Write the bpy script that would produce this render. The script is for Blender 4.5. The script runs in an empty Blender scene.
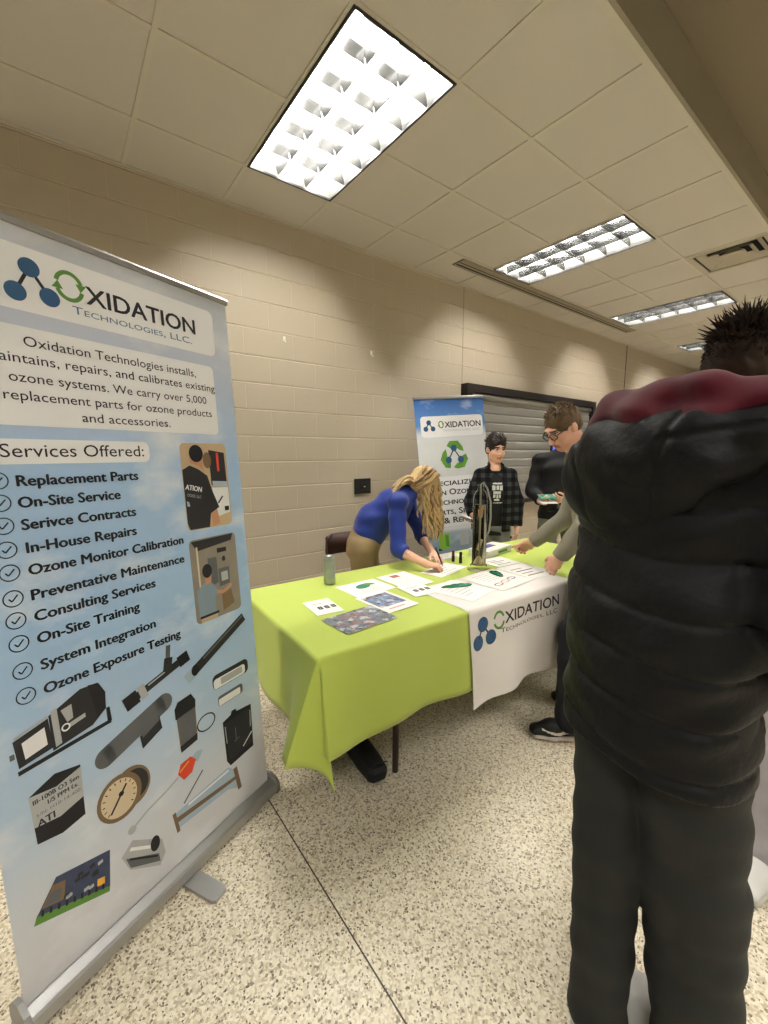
import bpy, math, random
import numpy as np
from mathutils import Matrix, Vector

random.seed(7)
RNG = np.random.RandomState(7)
C = bpy.context.scene.collection
SC = bpy.context.scene

# ---------------------------------------------------------------- camera, exposure, world
CAM_Z = 1.482
YAW, PITCH, ROLL, FOC = 0.65784, -0.13767, -0.00172, 418.81
def _axes():
    cy, sy, cp, sp = math.cos(YAW), math.sin(YAW), math.cos(PITCH), math.sin(PITCH)
    f = Vector((sy*cp, cy*cp, sp)); r = Vector((cy, -sy, 0)); u = r.cross(f)
    cr, sr = math.cos(ROLL), math.sin(ROLL)
    return cr*r + sr*u, -sr*r + cr*u, f
_r, _u, _f = _axes()
cam_data = bpy.data.cameras.new('camera')
cam_data.sensor_fit = 'HORIZONTAL'; cam_data.sensor_width = 36.0
cam_data.lens = FOC*36.0/768.0
cam_data.clip_start = 0.03; cam_data.clip_end = 100
cam = bpy.data.objects.new('camera', cam_data); C.objects.link(cam)
m = Matrix.Identity(4)
for i in range(3):
    m[i][0], m[i][1], m[i][2] = _r[i], _u[i], -_f[i]
m[0][3], m[1][3], m[2][3] = 0.0, 0.0, CAM_Z
cam.matrix_world = m
SC.camera = cam
SC.view_settings.view_transform = 'Standard'
SC.view_settings.look = 'None'
SC.view_settings.exposure = 0.45
SC.view_settings.gamma = 1.0
SC.view_settings.use_curve_mapping = False
world = bpy.data.worlds.new('world'); SC.world = world
world.use_nodes = True
world.node_tree.nodes['Background'].inputs[0].default_value = (1.0, 0.93, 0.82, 1)
world.node_tree.nodes['Background'].inputs[1].default_value = 0.05
TUBE_STRENGTH = 128.0
REAR, REAR_ROWS = 1.15, (-1.2096, -4.0096)
TUBE_COLOR = (1.0, 0.975, 0.93)

# ---------------------------------------------------------------- materials
def srgb(r, g, b):
    def f(c):
        c /= 255.0
        return c/12.92 if c <= 0.04045 else ((c+0.055)/1.055)**2.4
    return (f(r), f(g), f(b), 1.0)

def mat(name, col, rough=0.6, metal=0.0, spec=0.5, var=0.0, vscale=30.0, bump=0.0, bscale=60.0, stretch=None,
        trans=0.0, ior=1.45, emit=None, estr=0.0, sheen=0.0, coat=0.0, bdist=0.004, detail=4.0):
    mt = bpy.data.materials.new(name); mt.use_nodes = True
    nt = mt.node_tree; b = nt.nodes['Principled BSDF']
    if len(col) == 3: col = srgb(*col)
    b.inputs['Base Color'].default_value = col
    b.inputs['Roughness'].default_value = rough
    b.inputs['Metallic'].default_value = metal
    b.inputs['Specular IOR Level'].default_value = spec
    b.inputs['IOR'].default_value = ior
    b.inputs['Transmission Weight'].default_value = trans
    b.inputs['Sheen Weight'].default_value = sheen
    b.inputs['Coat Weight'].default_value = coat
    if emit is not None:
        b.inputs['Emission Color'].default_value = (*emit[:3], 1); b.inputs['Emission Strength'].default_value = estr
    if var > 0 or bump > 0:
        tc = nt.nodes.new('ShaderNodeTexCoord'); mp = nt.nodes.new('ShaderNodeMapping')
        nt.links.new(tc.outputs['Object'], mp.inputs['Vector'])
        if stretch: mp.inputs['Scale'].default_value = stretch
        if var > 0:
            n = nt.nodes.new('ShaderNodeTexNoise'); n.inputs['Scale'].default_value = vscale; n.inputs['Detail'].default_value = detail
            nt.links.new(mp.outputs[0], n.inputs['Vector'])
            mx = nt.nodes.new('ShaderNodeMix'); mx.data_type = 'RGBA'
            mx.inputs[6].default_value = tuple(max(0, c*(1-var)) for c in col[:3]) + (1,)
            mx.inputs[7].default_value = tuple(min(1, c*(1+var)) for c in col[:3]) + (1,)
            nt.links.new(n.outputs['Fac'], mx.inputs[0]); nt.links.new(mx.outputs[2], b.inputs['Base Color'])
        if bump > 0:
            n2 = nt.nodes.new('ShaderNodeTexNoise'); n2.inputs['Scale'].default_value = bscale; n2.inputs['Detail'].default_value = detail
            nt.links.new(mp.outputs[0], n2.inputs['Vector'])
            bp = nt.nodes.new('ShaderNodeBump'); bp.inputs['Strength'].default_value = bump; bp.inputs['Distance'].default_value = bdist
            nt.links.new(n2.outputs['Fac'], bp.inputs['Height']); nt.links.new(bp.outputs[0], b.inputs['Normal'])
    return mt

def nodes_of(mt):
    nt = mt.node_tree
    return nt, nt.nodes['Principled BSDF']

# ---------------------------------------------------------------- mesh helpers
class MB:
    """collects shapes into one mesh with several materials"""
    def __init__(s, *mats):
        s.v = []; s.f = []; s.mi = []; s.sm = []; s.mats = list(mats)
    def _m(s, m):
        if m is None: return 0
        if m not in s.mats: s.mats.append(m)
        return s.mats.index(m)
    def add(s, vs, fs, m=None, smooth=False):
        o = len(s.v); k = s._m(m)
        s.v += [tuple(map(float, p)) for p in vs]
        for f in fs:
            s.f.append(tuple(o+i for i in f)); s.mi.append(k); s.sm.append(smooth)
        return s
    def box(s, c, d, m=None, rz=0.0, rot=None, bev=0.0):
        x, y, z = (q/2 for q in d)
        if bev > 0:
            bv = min(bev, x*.99, y*.99, z*.99)
            vs = []; 
            pts = [(-x+bv, -y), (x-bv, -y), (x, -y+bv), (x, y-bv), (x-bv, y), (-x+bv, y), (-x, y-bv), (-x, -y+bv)]
            inn = [(-x+bv, -y+bv), (x-bv, -y+bv), (x-bv, -y+bv), (x-bv, y-bv), (x-bv, y-bv), (-x+bv, y-bv), (-x+bv, y-bv), (-x+bv, -y+bv)]
            vs = [(a, b, -z) for a, b in inn] + [(a, b, -z+bv) for a, b in pts] + [(a, b, z-bv) for a, b in pts] + [(a, b, z) for a, b in inn]
            fs = [tuple(range(7, -1, -1)), tuple(range(24, 32))]
            for r_ in range(3):
                for i in range(8):
                    j = (i+1) % 8; fs.append((r_*8+i, r_*8+j, r_*8+8+j, r_*8+8+i))
        else:
            vs = [(-x, -y, -z), (x, -y, -z), (x, y, -z), (-x, y, -z), (-x, -y, z), (x, -y, z), (x, y, z), (-x, y, z)]
            fs = [(3, 2, 1, 0), (4, 5, 6, 7), (0, 1, 5, 4), (1, 2, 6, 5), (2, 3, 7, 6), (3, 0, 4, 7)]
        R = rot if rot is not None else Matrix.Rotation(rz, 3, 'Z')
        vs = [R @ Vector(p) + Vector(c) for p in vs]
        return s.add(vs, fs, m)
    def tube(s, path, rad, n=12, m=None, cap=True, flat=None):
        path = [Vector(p) for p in path]; N = len(path)
        if not hasattr(rad, '__len__'): rad = [rad]*N
        vs = []; t0 = None; nx = None
        for i, p in enumerate(path):
            t = (path[min(i+1, N-1)] - path[max(i-1, 0)]).normalized()
            if nx is None:
                a = Vector((0, 0, 1)) if abs(t.z) < .9 else Vector((1, 0, 0))
                nx = t.cross(a).normalized()
            else:
                nx = (nx - t*nx.dot(t)).normalized()
            ny = t.cross(nx)
            for k in range(n):
                a = 2*math.pi*k/n
                fl = flat if flat else 1.0
                vs.append(p + nx*math.cos(a)*rad[i] + ny*math.sin(a)*rad[i]*fl)
        fs = []
        for i in range(N-1):
            for k in range(n):
                j = (k+1) % n; fs.append((i*n+k, i*n+j, (i+1)*n+j, (i+1)*n+k))
        s.add(vs, fs, m, True)
        if cap:
            o = len(s.v)-len(vs)
            k_ = s._m(m)
            s.f.append(tuple(o+k for k in range(n-1, -1, -1))); s.mi.append(k_); s.sm.append(False)
            s.f.append(tuple(o+(N-1)*n+k for k in range(n))); s.mi.append(k_); s.sm.append(False)
        return s
    def lathe(s, prof, c=(0, 0, 0), n=32, m=None, smooth=True):
        vs = []; fs = []
        for r, z in prof:
            for k in range(n):
                a = 2*math.pi*k/n; vs.append((c[0]+r*math.cos(a), c[1]+r*math.sin(a), c[2]+z))
        for i in range(len(prof)-1):
            for k in range(n):
                j = (k+1) % n; fs.append((i*n+k, i*n+j, (i+1)*n+j, (i+1)*n+k))
        return s.add(vs, fs, m, smooth)
    def prism(s, poly, z0, z1, m=None, xf=None):
        n = len(poly)
        vs = [(x, y, z0) for x, y in poly] + [(x, y, z1) for x, y in poly]
        fs = [tuple(range(n-1, -1, -1)), tuple(range(n, 2*n))] + [(i, (i+1) % n, n+(i+1) % n, n+i) for i in range(n)]
        if xf: vs = [xf(p) for p in vs]
        return s.add(vs, fs, m)
    def build(s, name, parent=None, loc=None, rot=None):
        me = bpy.data.meshes.new(name); me.from_pydata(s.v, [], s.f)
        for mt in s.mats: me.materials.append(mt)
        me.polygons.foreach_set('material_index', s.mi); me.polygons.foreach_set('use_smooth', s.sm)
        me.update()
        return link(name, me, parent, loc, rot)

def link(name, me, parent=None, loc=None, rot=None):
    o = bpy.data.objects.new(name, me); C.objects.link(o)
    if parent is not None: o.parent = parent
    if loc is not None: o.location = loc
    if rot is not None: o.rotation_euler = rot
    return o
def tag(o, label, cat, group=None):
    o['label'] = label; o['category'] = cat
    if group: o['group'] = group
    return o
def thing(name, label, cat, loc=(0, 0, 0), rz=0.0, group=None):
    o = bpy.data.objects.new(name, None); C.objects.link(o); o.empty_display_size = .05
    o.location = loc; o.rotation_euler = (0, 0, rz)
    return tag(o, label, cat, group)
def struct(o):
    o['kind'] = 'structure'; return o
def copy_tree(o, parent=None):
    c = o.copy(); C.objects.link(c)
    if parent is not None: c.parent = parent
    for ch in list(o.children): copy_tree(ch, c)
    return c

# ---------------------------------------------------------------- printed graphics (flat inks on one sheet)
def text_mesh(body, bold=0.0, caps=False, res=3, align='LEFT', spacing=1.0):
    cu = bpy.data.curves.new('txt', 'FONT'); cu.body = body; cu.resolution_u = res; cu.align_x = align
    cu.offset = bold; cu.space_character = spacing
    if caps:
        cu.small_caps_scale = 0.76
        for ch, fm in zip(body, cu.body_format):
            fm.use_small_caps = ch.islower()
    ob = bpy.data.objects.new('txt', cu); C.objects.link(ob)
    dg = bpy.context.evaluated_depsgraph_get(); dg.update()
    me = ob.evaluated_get(dg).to_mesh()
    vs = [(v.co.x, v.co.y) for v in me.vertices]; fs = [tuple(p.vertices) for p in me.polygons]
    ob.evaluated_get(dg).to_mesh_clear()
    bpy.data.objects.remove(ob); bpy.data.curves.remove(cu)
    return vs, fs

class Print:
    """inks laid on a sheet: local x to the right, z up, front towards -y"""
    def __init__(s, mb, step=0.0004, y0=0.0, xf=None):
        s.mb = mb; s.step = step; s.y0 = y0; s.xf = xf
    def P(s, x, z, layer):
        p = (x, s.y0 - s.step*layer, z)
        return s.xf(p) if s.xf else p
    def poly(s, pts, m, layer=1):
        a = sum(pts[i][0]*pts[(i+1) % len(pts)][1] - pts[(i+1) % len(pts)][0]*pts[i][1] for i in range(len(pts)))
        if a < 0: pts = pts[::-1]
        s.mb.add([s.P(x, z, layer) for x, z in pts], [tuple(range(len(pts)))], m)
    def rrect(s, x0, z0, x1, z1, r, m, layer=1):
        pts = []
        for cx, cz, a0 in ((x1-r, z0+r, -90), (x1-r, z1-r, 0), (x0+r, z1-r, 90), (x0+r, z0+r, 180)):
            for k in range(6):
                a = math.radians(a0+18*k); pts.append((cx+r*math.cos(a), cz+r*math.sin(a)))
        s.poly(pts, m, layer)
    def ell(s, x, z, rx, rz, m, layer=1, rot=0.0, n=28):
        c, q = math.cos(rot), math.sin(rot)
        s.poly([(x+rx*math.cos(t)*c-rz*math.sin(t)*q, z+rx*math.cos(t)*q+rz*math.sin(t)*c) for t in [2*math.pi*k/n for k in range(n)]], m, layer)
    def ring(s, x, z, rx, rz, w, m, layer=1, a0=0.0, a1=360.0, n=36):
        vs = []; fs = []
        for k in range(n+1):
            t = math.radians(a0+(a1-a0)*k/n)
            vs += [s.P(x+(rx-w)*math.cos(t), z+(rz-w)*math.sin(t), layer), s.P(x+rx*math.cos(t), z+rz*math.sin(t), layer)]
            if k: fs.append((2*k-2, 2*k-1, 2*k+1, 2*k))
        s.mb.add(vs, fs, m)
    def line(s, pts, w, m, layer=1):
        for (x0, z0), (x1, z1) in zip(pts[:-1], pts[1:]):
            l = math.hypot(x1-x0, z1-z0) or 1e-6; nx, nz = -(z1-z0)/l*w/2, (x1-x0)/l*w/2
            s.poly([(x0+nx, z0+nz), (x0-nx, z0-nz), (x1-nx, z1-nz), (x1+nx, z1+nz)], m, layer)
    def text(s, body, x0, x1, z0, cap, m, layer=3, bold=0.0, caps=False, rot=0.0, sub=0):
        """set a line between x0 and x1 on baseline z0 with capital height cap"""
        vs, fs = text_mesh(body, 0.0, caps)
        xs = [v[0] for v in vs]; a, b = min(xs), max(xs)
        sx = (x1-x0)/(b-a); sz = cap/0.70
        c, q = math.cos(rot), math.sin(rot)
        w_ = bold*cap      # heavier faces are overprinted with a small shift
        for k, (ox, oz) in enumerate(((0, 0), (w_, 0), (-w_, 0), (0, w_*.6), (0, -w_*.6)) if bold else ((0, 0),)):
            s.mb.add([s.P(x0+ox+(x-a)*sx*c-y*sz*q, z0+oz+(x-a)*sx*q+y*sz*c, layer+.12*k) for x, y in vs], fs, m)
# ---------------------------------------------------------------- smooth solid modelling for people and clothes
def V(*a): return np.array(a[0] if len(a) == 1 else a, dtype=np.float64)
def unit(a): a = V(a); return a/np.linalg.norm(a)

class Solid:
    def __init__(s, lo, hi, h):
        s.lo = V(lo); s.h = h
        s.n = np.ceil((V(hi)-s.lo)/h).astype(int)+1
        s.d = np.full(s.n, 1.0, np.float32)
    def _blk(s, lo, hi):
        i0 = np.clip(np.floor((V(lo)-s.lo)/s.h).astype(int), 0, s.n); i1 = np.clip(np.ceil((V(hi)-s.lo)/s.h).astype(int)+1, 0, s.n)
        ax = [(s.lo[k]+s.h*np.arange(i0[k], i1[k])).astype(np.float32) for k in range(3)]
        return tuple(slice(i0[k], i1[k]) for k in range(3)), ax[0][:, None, None], ax[1][None, :, None], ax[2][None, None, :]
    def _mix(s, sl, d, k, op):
        a = s.d[sl]
        if a.size == 0: return
        k = max(k, 1e-5)
        if op == 'u':
            t = np.clip(.5+.5*(a-d)/k, 0, 1); s.d[sl] = a+(d-a)*t-k*t*(1-t)
        elif op == 's':
            b = -d; t = np.clip(.5-.5*(a-b)/k, 0, 1); s.d[sl] = a+(b-a)*t+k*t*(1-t)
    def ell(s, c, r, k=.02, ax=None, op='u'):
        """ellipsoid: centre, three radii along the axes ax (rows)"""
        c = V(c); r = V(r) if hasattr(r, '__len__') else V(r, r, r)
        A = np.eye(3) if ax is None else V(ax)
        R = r.max()+k+3*s.h
        if ax is None: e = r+k+3*s.h
        else: e = np.abs(A.T)@r+k+3*s.h
        sl, X, Y, Z = s._blk(c-e, c+e); X, Y, Z = X-c[0], Y-c[1], Z-c[2]
        q = 0
        g = 0
        for i in range(3):
            p = X*A[i, 0]+Y*A[i, 1]+Z*A[i, 2]; q = q+(p/r[i])**2; g = g+(p/r[i]**2)**2
        q = np.sqrt(q); d = q*(q-1)/np.maximum(np.sqrt(g), 1e-6)
        d = np.where(q < .05, -r.min(), d)
        s._mix(sl, d.astype(np.float32), k, op); return s
    def seg(s, a, b, ra, rb=None, k=.02, side=None, flat=False, op='u', p=2.0):
        """tapered limb from a to b; radii are numbers or (across, through) pairs measured along side and normal to it"""
        a, b = V(a), V(b); rb = ra if rb is None else rb
        ra = ra if hasattr(ra, '__len__') else (ra, ra); rb = rb if hasattr(rb, '__len__') else (rb, rb)
        R = max(*ra, *rb)+k+3*s.h
        sl, X, Y, Z = s._blk(np.minimum(a, b)-R, np.maximum(a, b)+R)
        t_ = b-a; L = np.linalg.norm(t_); t_ = t_/L
        if side is None:
            side = np.cross(t_, V(0, 0, 1) if abs(t_[2]) < .9 else V(1, 0, 0))
        side = V(side)-t_*np.dot(side, t_); side = side/np.linalg.norm(side); oth = np.cross(t_, side)
        X, Y, Z = X-a[0], Y-a[1], Z-a[2]
        w = X*t_[0]+Y*t_[1]+Z*t_[2]; u = X*side[0]+Y*side[1]+Z*side[2]; v = X*oth[0]+Y*oth[1]+Z*oth[2]
        t = np.clip(w/L, 0, 1); A = ra[0]+(rb[0]-ra[0])*t; B = ra[1]+(rb[1]-ra[1])*t
        over = w-t*L
        if flat:
            m_ = np.minimum(A, B)
            if p == 2.0: q = np.sqrt((u/A)**2+(v/B)**2)
            else: q = (np.abs(u/A)**p+np.abs(v/B)**p)**(1/p)
            d = np.maximum((q-1)*m_, np.abs(over))
        else:
            m_ = np.minimum(A, B)
            if p == 2.0: q = np.sqrt((u/A)**2+(v/B)**2+(over/m_)**2)
            else: q = (np.abs(u/A)**p+np.abs(v/B)**p+np.abs(over/m_)**p)**(1/p)
            d = (q-1)*m_
        s._mix(sl, d.astype(np.float32), k, op); return s
    def path(s, pts, rad, k=.02, side=None, p=2.0):
        for i in range(len(pts)-1): s.seg(pts[i], pts[i+1], rad[i], rad[i+1], k, side, p=p)
        return s
    def box(s, c, half, ax=None, r=.01, k=.01, op='u'):
        c, half = V(c), V(half); A = np.eye(3) if ax is None else V(ax)
        e = np.abs(A.T)@half+r+k+3*s.h
        sl, X, Y, Z = s._blk(c-e, c+e); X, Y, Z = X-c[0], Y-c[1], Z-c[2]
        o = 0; ins = None
        for i in range(3):
            q = np.abs(X*A[i, 0]+Y*A[i, 1]+Z*A[i, 2])-(half[i]-r)
            o = o+np.maximum(q, 0)**2; ins = q if ins is None else np.maximum(ins, q)
        d = np.sqrt(o)+np.minimum(ins, 0)-r
        s._mix(sl, d.astype(np.float32), k, op); return s
    def cut(s, p, n, lo=None, hi=None, k=.003):
        """remove what lies on the side of the plane that n points to (inside an optional box)"""
        p, n = V(p), unit(n)
        sl, X, Y, Z = s._blk(s.lo if lo is None else lo, s.lo+s.h*s.n if hi is None else hi)
        d = -((X-p[0])*n[0]+(Y-p[1])*n[1]+(Z-p[2])*n[2])
        s._mix(sl, d.astype(np.float32), k, 's'); return s
    def minus(s, other, grow=0.0):
        s.d = np.maximum(s.d, -(other.d-grow)); return s
    def warp(s, fn, lo=None, hi=None, band=.05):
        """add fn(x,y,z) to the distance near the surface: folds, seams, quilting"""
        sl, X, Y, Z = s._blk(s.lo if lo is None else lo, s.lo+s.h*s.n if hi is None else hi)
        d = s.d[sl]; ix = np.nonzero(np.abs(d) < band)
        if len(ix[0]) == 0: return s
        x, y, z = X[ix[0], 0, 0], Y[0, ix[1], 0], Z[0, 0, ix[2]]
        d[ix] += fn(x, y, z).astype(np.float32); s.d[sl] = d
        return s
    def mesh(s, name, mats, pick=None, parent=None, origin=(0, 0, 0), smooth=1):
        d = s.d; d[0], d[-1] = 1, 1; d[:, 0], d[:, -1] = 1, 1; d[:, :, 0], d[:, :, -1] = 1, 1
        n = np.array(d.shape); ins = d < 0
        cnt = np.zeros(n-1, np.int8)
        for i in (0, 1):
            for j in (0, 1):
                for k in (0, 1):
                    cnt += ins[i:n[0]-1+i, j:n[1]-1+j, k:n[2]-1+k]
        cells = np.argwhere((cnt > 0) & (cnt < 8)); idx = np.full(n-1, -1, np.int32); idx[tuple(cells.T)] = np.arange(len(cells))
        cor = {(i, j, k): d[cells[:, 0]+i, cells[:, 1]+j, cells[:, 2]+k] for i in (0, 1) for j in (0, 1) for k in (0, 1)}
        acc = np.zeros((len(cells), 3)); num = np.zeros(len(cells))
        for ax in range(3):
            for a in (0, 1):
                for b in (0, 1):
                    c0 = [0, 0, 0]; o = [q for q in range(3) if q != ax]; c0[o[0]], c0[o[1]] = a, b
                    c1 = list(c0); c1[ax] = 1
                    d0, d1 = cor[tuple(c0)], cor[tuple(c1)]; w = (d0 < 0) != (d1 < 0)
                    t = np.where(w, d0/np.where(w, d0-d1, 1), 0); p = np.tile(V(*c0), (len(cells), 1)); p[:, ax] = t
                    acc[w] += p[w]; num[w] += 1
        vs = (cells+acc/num[:, None])*s.h+s.lo
        quads = []
        for ax in range(3):
            o = [(1, 2), (2, 0), (0, 1)][ax]
            sl0 = [slice(None)]*3; sl1 = [slice(None)]*3; sl0[ax] = slice(0, -1); sl1[ax] = slice(1, None)
            e = ins[tuple(sl0)] != ins[tuple(sl1)]; q = np.argwhere(e)
            q = q[(q[:, o[0]] > 0) & (q[:, o[1]] > 0)]
            u = np.zeros(3, int); u[o[0]] = 1; w = np.zeros(3, int); w[o[1]] = 1
            f = np.stack([idx[tuple((q-u-w).T)], idx[tuple((q-w).T)], idx[tuple(q.T)], idx[tuple((q-u).T)]], 1)
            flip = ~ins[tuple(q.T)]; f[flip] = f[flip][:, ::-1]
            quads.append(f)
        f = np.concatenate(quads)
        for _ in range(smooth):       # light relaxation of the raw surface
            a = np.zeros_like(vs); c = np.zeros(len(vs))
            for i, j in ((0, 1), (1, 2), (2, 3), (3, 0)):
                np.add.at(a, f[:, i], vs[f[:, j]]); np.add.at(c, f[:, i], 1)
                np.add.at(a, f[:, j], vs[f[:, i]]); np.add.at(c, f[:, j], 1)
            vs = vs*.5+.5*a/np.maximum(c, 1)[:, None]
        me = bpy.data.meshes.new(name)
        loc = vs-V(origin)
        me.vertices.add(len(vs)); me.vertices.foreach_set('co', loc.astype(np.float32).ravel())
        me.loops.add(len(f)*4); me.loops.foreach_set('vertex_index', f.astype(np.int32).ravel())
        me.polygons.add(len(f)); me.polygons.foreach_set('loop_start', np.arange(0, len(f)*4, 4, dtype=np.int32))
        me.polygons.foreach_set('loop_total', np.full(len(f), 4, np.int32))
        for mt in mats: me.materials.append(mt)
        if pick is not None:
            me.polygons.foreach_set('material_index', pick(vs[f].mean(1)).astype(np.int32))
        me.polygons.foreach_set('use_smooth', np.ones(len(f), bool))
        me.update(calc_edges=True); me.validate()
        ob = link(name, me, parent)
        if parent is None: ob.location = origin
        return ob

class Head:
    """head frame: centre c between the ears, facing f, up u; s scales an adult head"""
    def __init__(self, c, f, u, s=1.0):
        self.c = V(c); self.f = unit(f); u = V(u); self.u = unit(u-self.f*np.dot(u, self.f)); self.r = np.cross(self.f, self.u); self.s = s
        self.ax = np.stack([self.r, self.f, self.u])
    def p(self, r, f, u): return self.c+self.s*(self.r*r+self.f*f+self.u*u)
    def q(self, x):
        d = (x-self.c)/self.s; return d@self.r, d@self.f, d@self.u
    def R(self, *a): return V(*a)*self.s
    def put(self, S, neck, nr=.055, slim=1.0):
        p, R, ax = self.p, self.R, self.ax; s = self.s
        S.seg(p(0, -.025, -.05), neck, nr*s, nr*1.12, k=.03)
        S.ell(p(0, -.014, .022), R(.077, .096, .09), .01, ax)
        S.ell(p(0, .034, -.045), R(.060*slim, .060, .072), .03, ax)
        S.ell(p(0, .066, -.098), R(.024*slim, .020, .017), .03, ax)
        for q in (-1, 1):
            S.ell(p(.034*q, .058, -.035), R(.026, .028, .022), .02, ax)
            S.ell(p(.045*q, .02, -.085), R(.018, .03, .016), .025, ax)
        S.ell(p(0, .078, .025), R(.05, .017, .012), .015, ax)
        for q in (-1, 1): S.ell(p(.031*q, .1, .002), R(.017, .016, .011), .012, ax, op='s')
        S.seg(p(0, .088, .006), p(0, .113, -.034), .0075*s, .0105*s, k=.012)
        S.ell(p(0, .106, -.038), R(.017, .011, .009), .008, ax)
        S.ell(p(0, .091, -.064), R(.023, .011, .0055), .006, ax)
        S.ell(p(0, .089, -.075), R(.020, .011, .0065), .006, ax)
        for q in (-1, 1):
            S.ell(p(.031*q, .0785, .002), R(.0125, .0125, .0105), .002, ax)
            S.ell(p(.078*q, -.012, -.012), R(.008, .019, .03), .006, ax)
            S.ell(p(.074*q, -.004, -.030), R(.009, .012, .014), .006, ax)
    def pick(self, x, brow=1, lip=2, white=3, iris=4, stub=None):
        r, f, u = self.q(x); ar = np.abs(r); k = np.zeros(len(x), int)
        k[(ar > .012) & (ar < .05) & (u > .017+.006*(1-ar/.05)) & (u < .029+.004*(1-ar/.05)) & (f > .055)] = brow
        k[(ar < .024) & (u < -.059) & (u > -.082) & (f > .084)] = lip
        e = (ar-.031)**2+(u-.002)**2*1.8
        k[(e < .0125**2) & (f > .074)] = white
        k[(e < .0065**2) & (f > .074)] = iris
        lid = (ar > .017) & (ar < .046) & (np.abs(u-.0095) < .003) & (f > .07); k[lid] = iris
        return k
    def hair(self, name, m, parent, h=.005, thick=1.0, back=-.065, front=.06, rough=.003, h0=0.0, top=0.0, origin=(0, 0, 0)):
        """short hair: a cap with a face, ear and nape cut out of it"""
        e = .15*self.s; S = Solid(self.c-e, self.c+e+V(0, 0, .03), h); p, R, ax = self.p, self.R, self.ax
        S.ell(p(0, -.016, .026+top*.5), R(.083*thick, .104*thick, .096*thick+top), .01, ax)
        S.ell(p(0, -.055, -.02), R(.07, .056, .06), .02, ax)
        S.ell(p(0, .125, -.045), R(.105, .075, .10+front*.0), .012, ax, op='s')
        S.ell(p(0, .115, front*.2-.02), R(.062, .05, .075), .012, ax, op='s')
        for q in (-1, 1):
            S.ell(p(.088*q, .004, -.03), R(.03, .03, .042), .008, ax, op='s')
            S.ell(p(.07*q, .075, -.06), R(.05, .06, .06), .008, ax, op='s')
        S.cut(p(0, -.05, back), -self.u+self.f*.35, k=.006)
        w = 1.0/self.s
        def n(x, y, z):
            X = np.stack([x, y, z], 1); r, f, u = self.q(X)
            return rough*(np.sin(r*190+f*60+3*np.sin(u*90))+np.sin(f*170+u*120+2*np.sin(r*110)))*.6
        S.warp(n)
        return S.mesh(name, [m], None, parent, origin)

def hand(S, w, d, n, t, curl=(.4, .5, .4), k=.006, sc=1.0, spread=.006, thumb=(.75, .55, .25), fc=None, wide=.041):
    """palm from wrist w towards d; palm faces n; thumb on side t; curl = bend at the three knuckles"""
    w = V(w); d = unit(d); n = V(n); n = unit(n-d*np.dot(n, d)); t = V(t); t = unit(t-d*np.dot(t, d)-n*np.dot(t, n))
    S.seg(w-d*.01, w+d*.03*sc, (.026*sc, .019*sc), (.036*sc, .016*sc), k=.015, side=t)
    S.seg(w+d*.03*sc, w+d*.078*sc, (.034*sc, .015*sc), (wide*.93*sc, .012*sc), k=.012, side=t)
    tips = []
    for i, (o, L, b) in enumerate(((.029, .074, .078), (.010, .082, .084), (-.010, .077, .081), (-.028, .060, .072))):
        p = w+d*b*sc+t*o*sc; a = 0; dd = unit(d+t*(o*spread/.03)*10)
        c_ = curl if fc is None else fc[i]
        r = .0094*sc
        for j, q in enumerate((.45, .31, .24)):
            a += c_[j]; v = dd*math.cos(a)+n*math.sin(a); e = p+v*L*q*sc
            S.seg(p, e, r, r*.90, k=.004 if j else .008); p = e; r *= .90
        tips.append(p)
    p = w+d*.022*sc+t*.026*sc+n*.006; v = unit(d*thumb[0]+t*thumb[1]+n*thumb[2])
    e = p+v*.040*sc; S.seg(p, e, .0155*sc, .0115*sc, k=.010)
    v2 = unit(v+d*.45-t*.25+n*.15); e2 = e+v2*.032*sc; S.seg(e, e2, .0112*sc, .0098*sc, k=.004)
    e3 = e2+unit(v2-t*.15)*.022*sc; S.seg(e2, e3, .0098*sc, .0080*sc, k=.004)
    return tips

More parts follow.
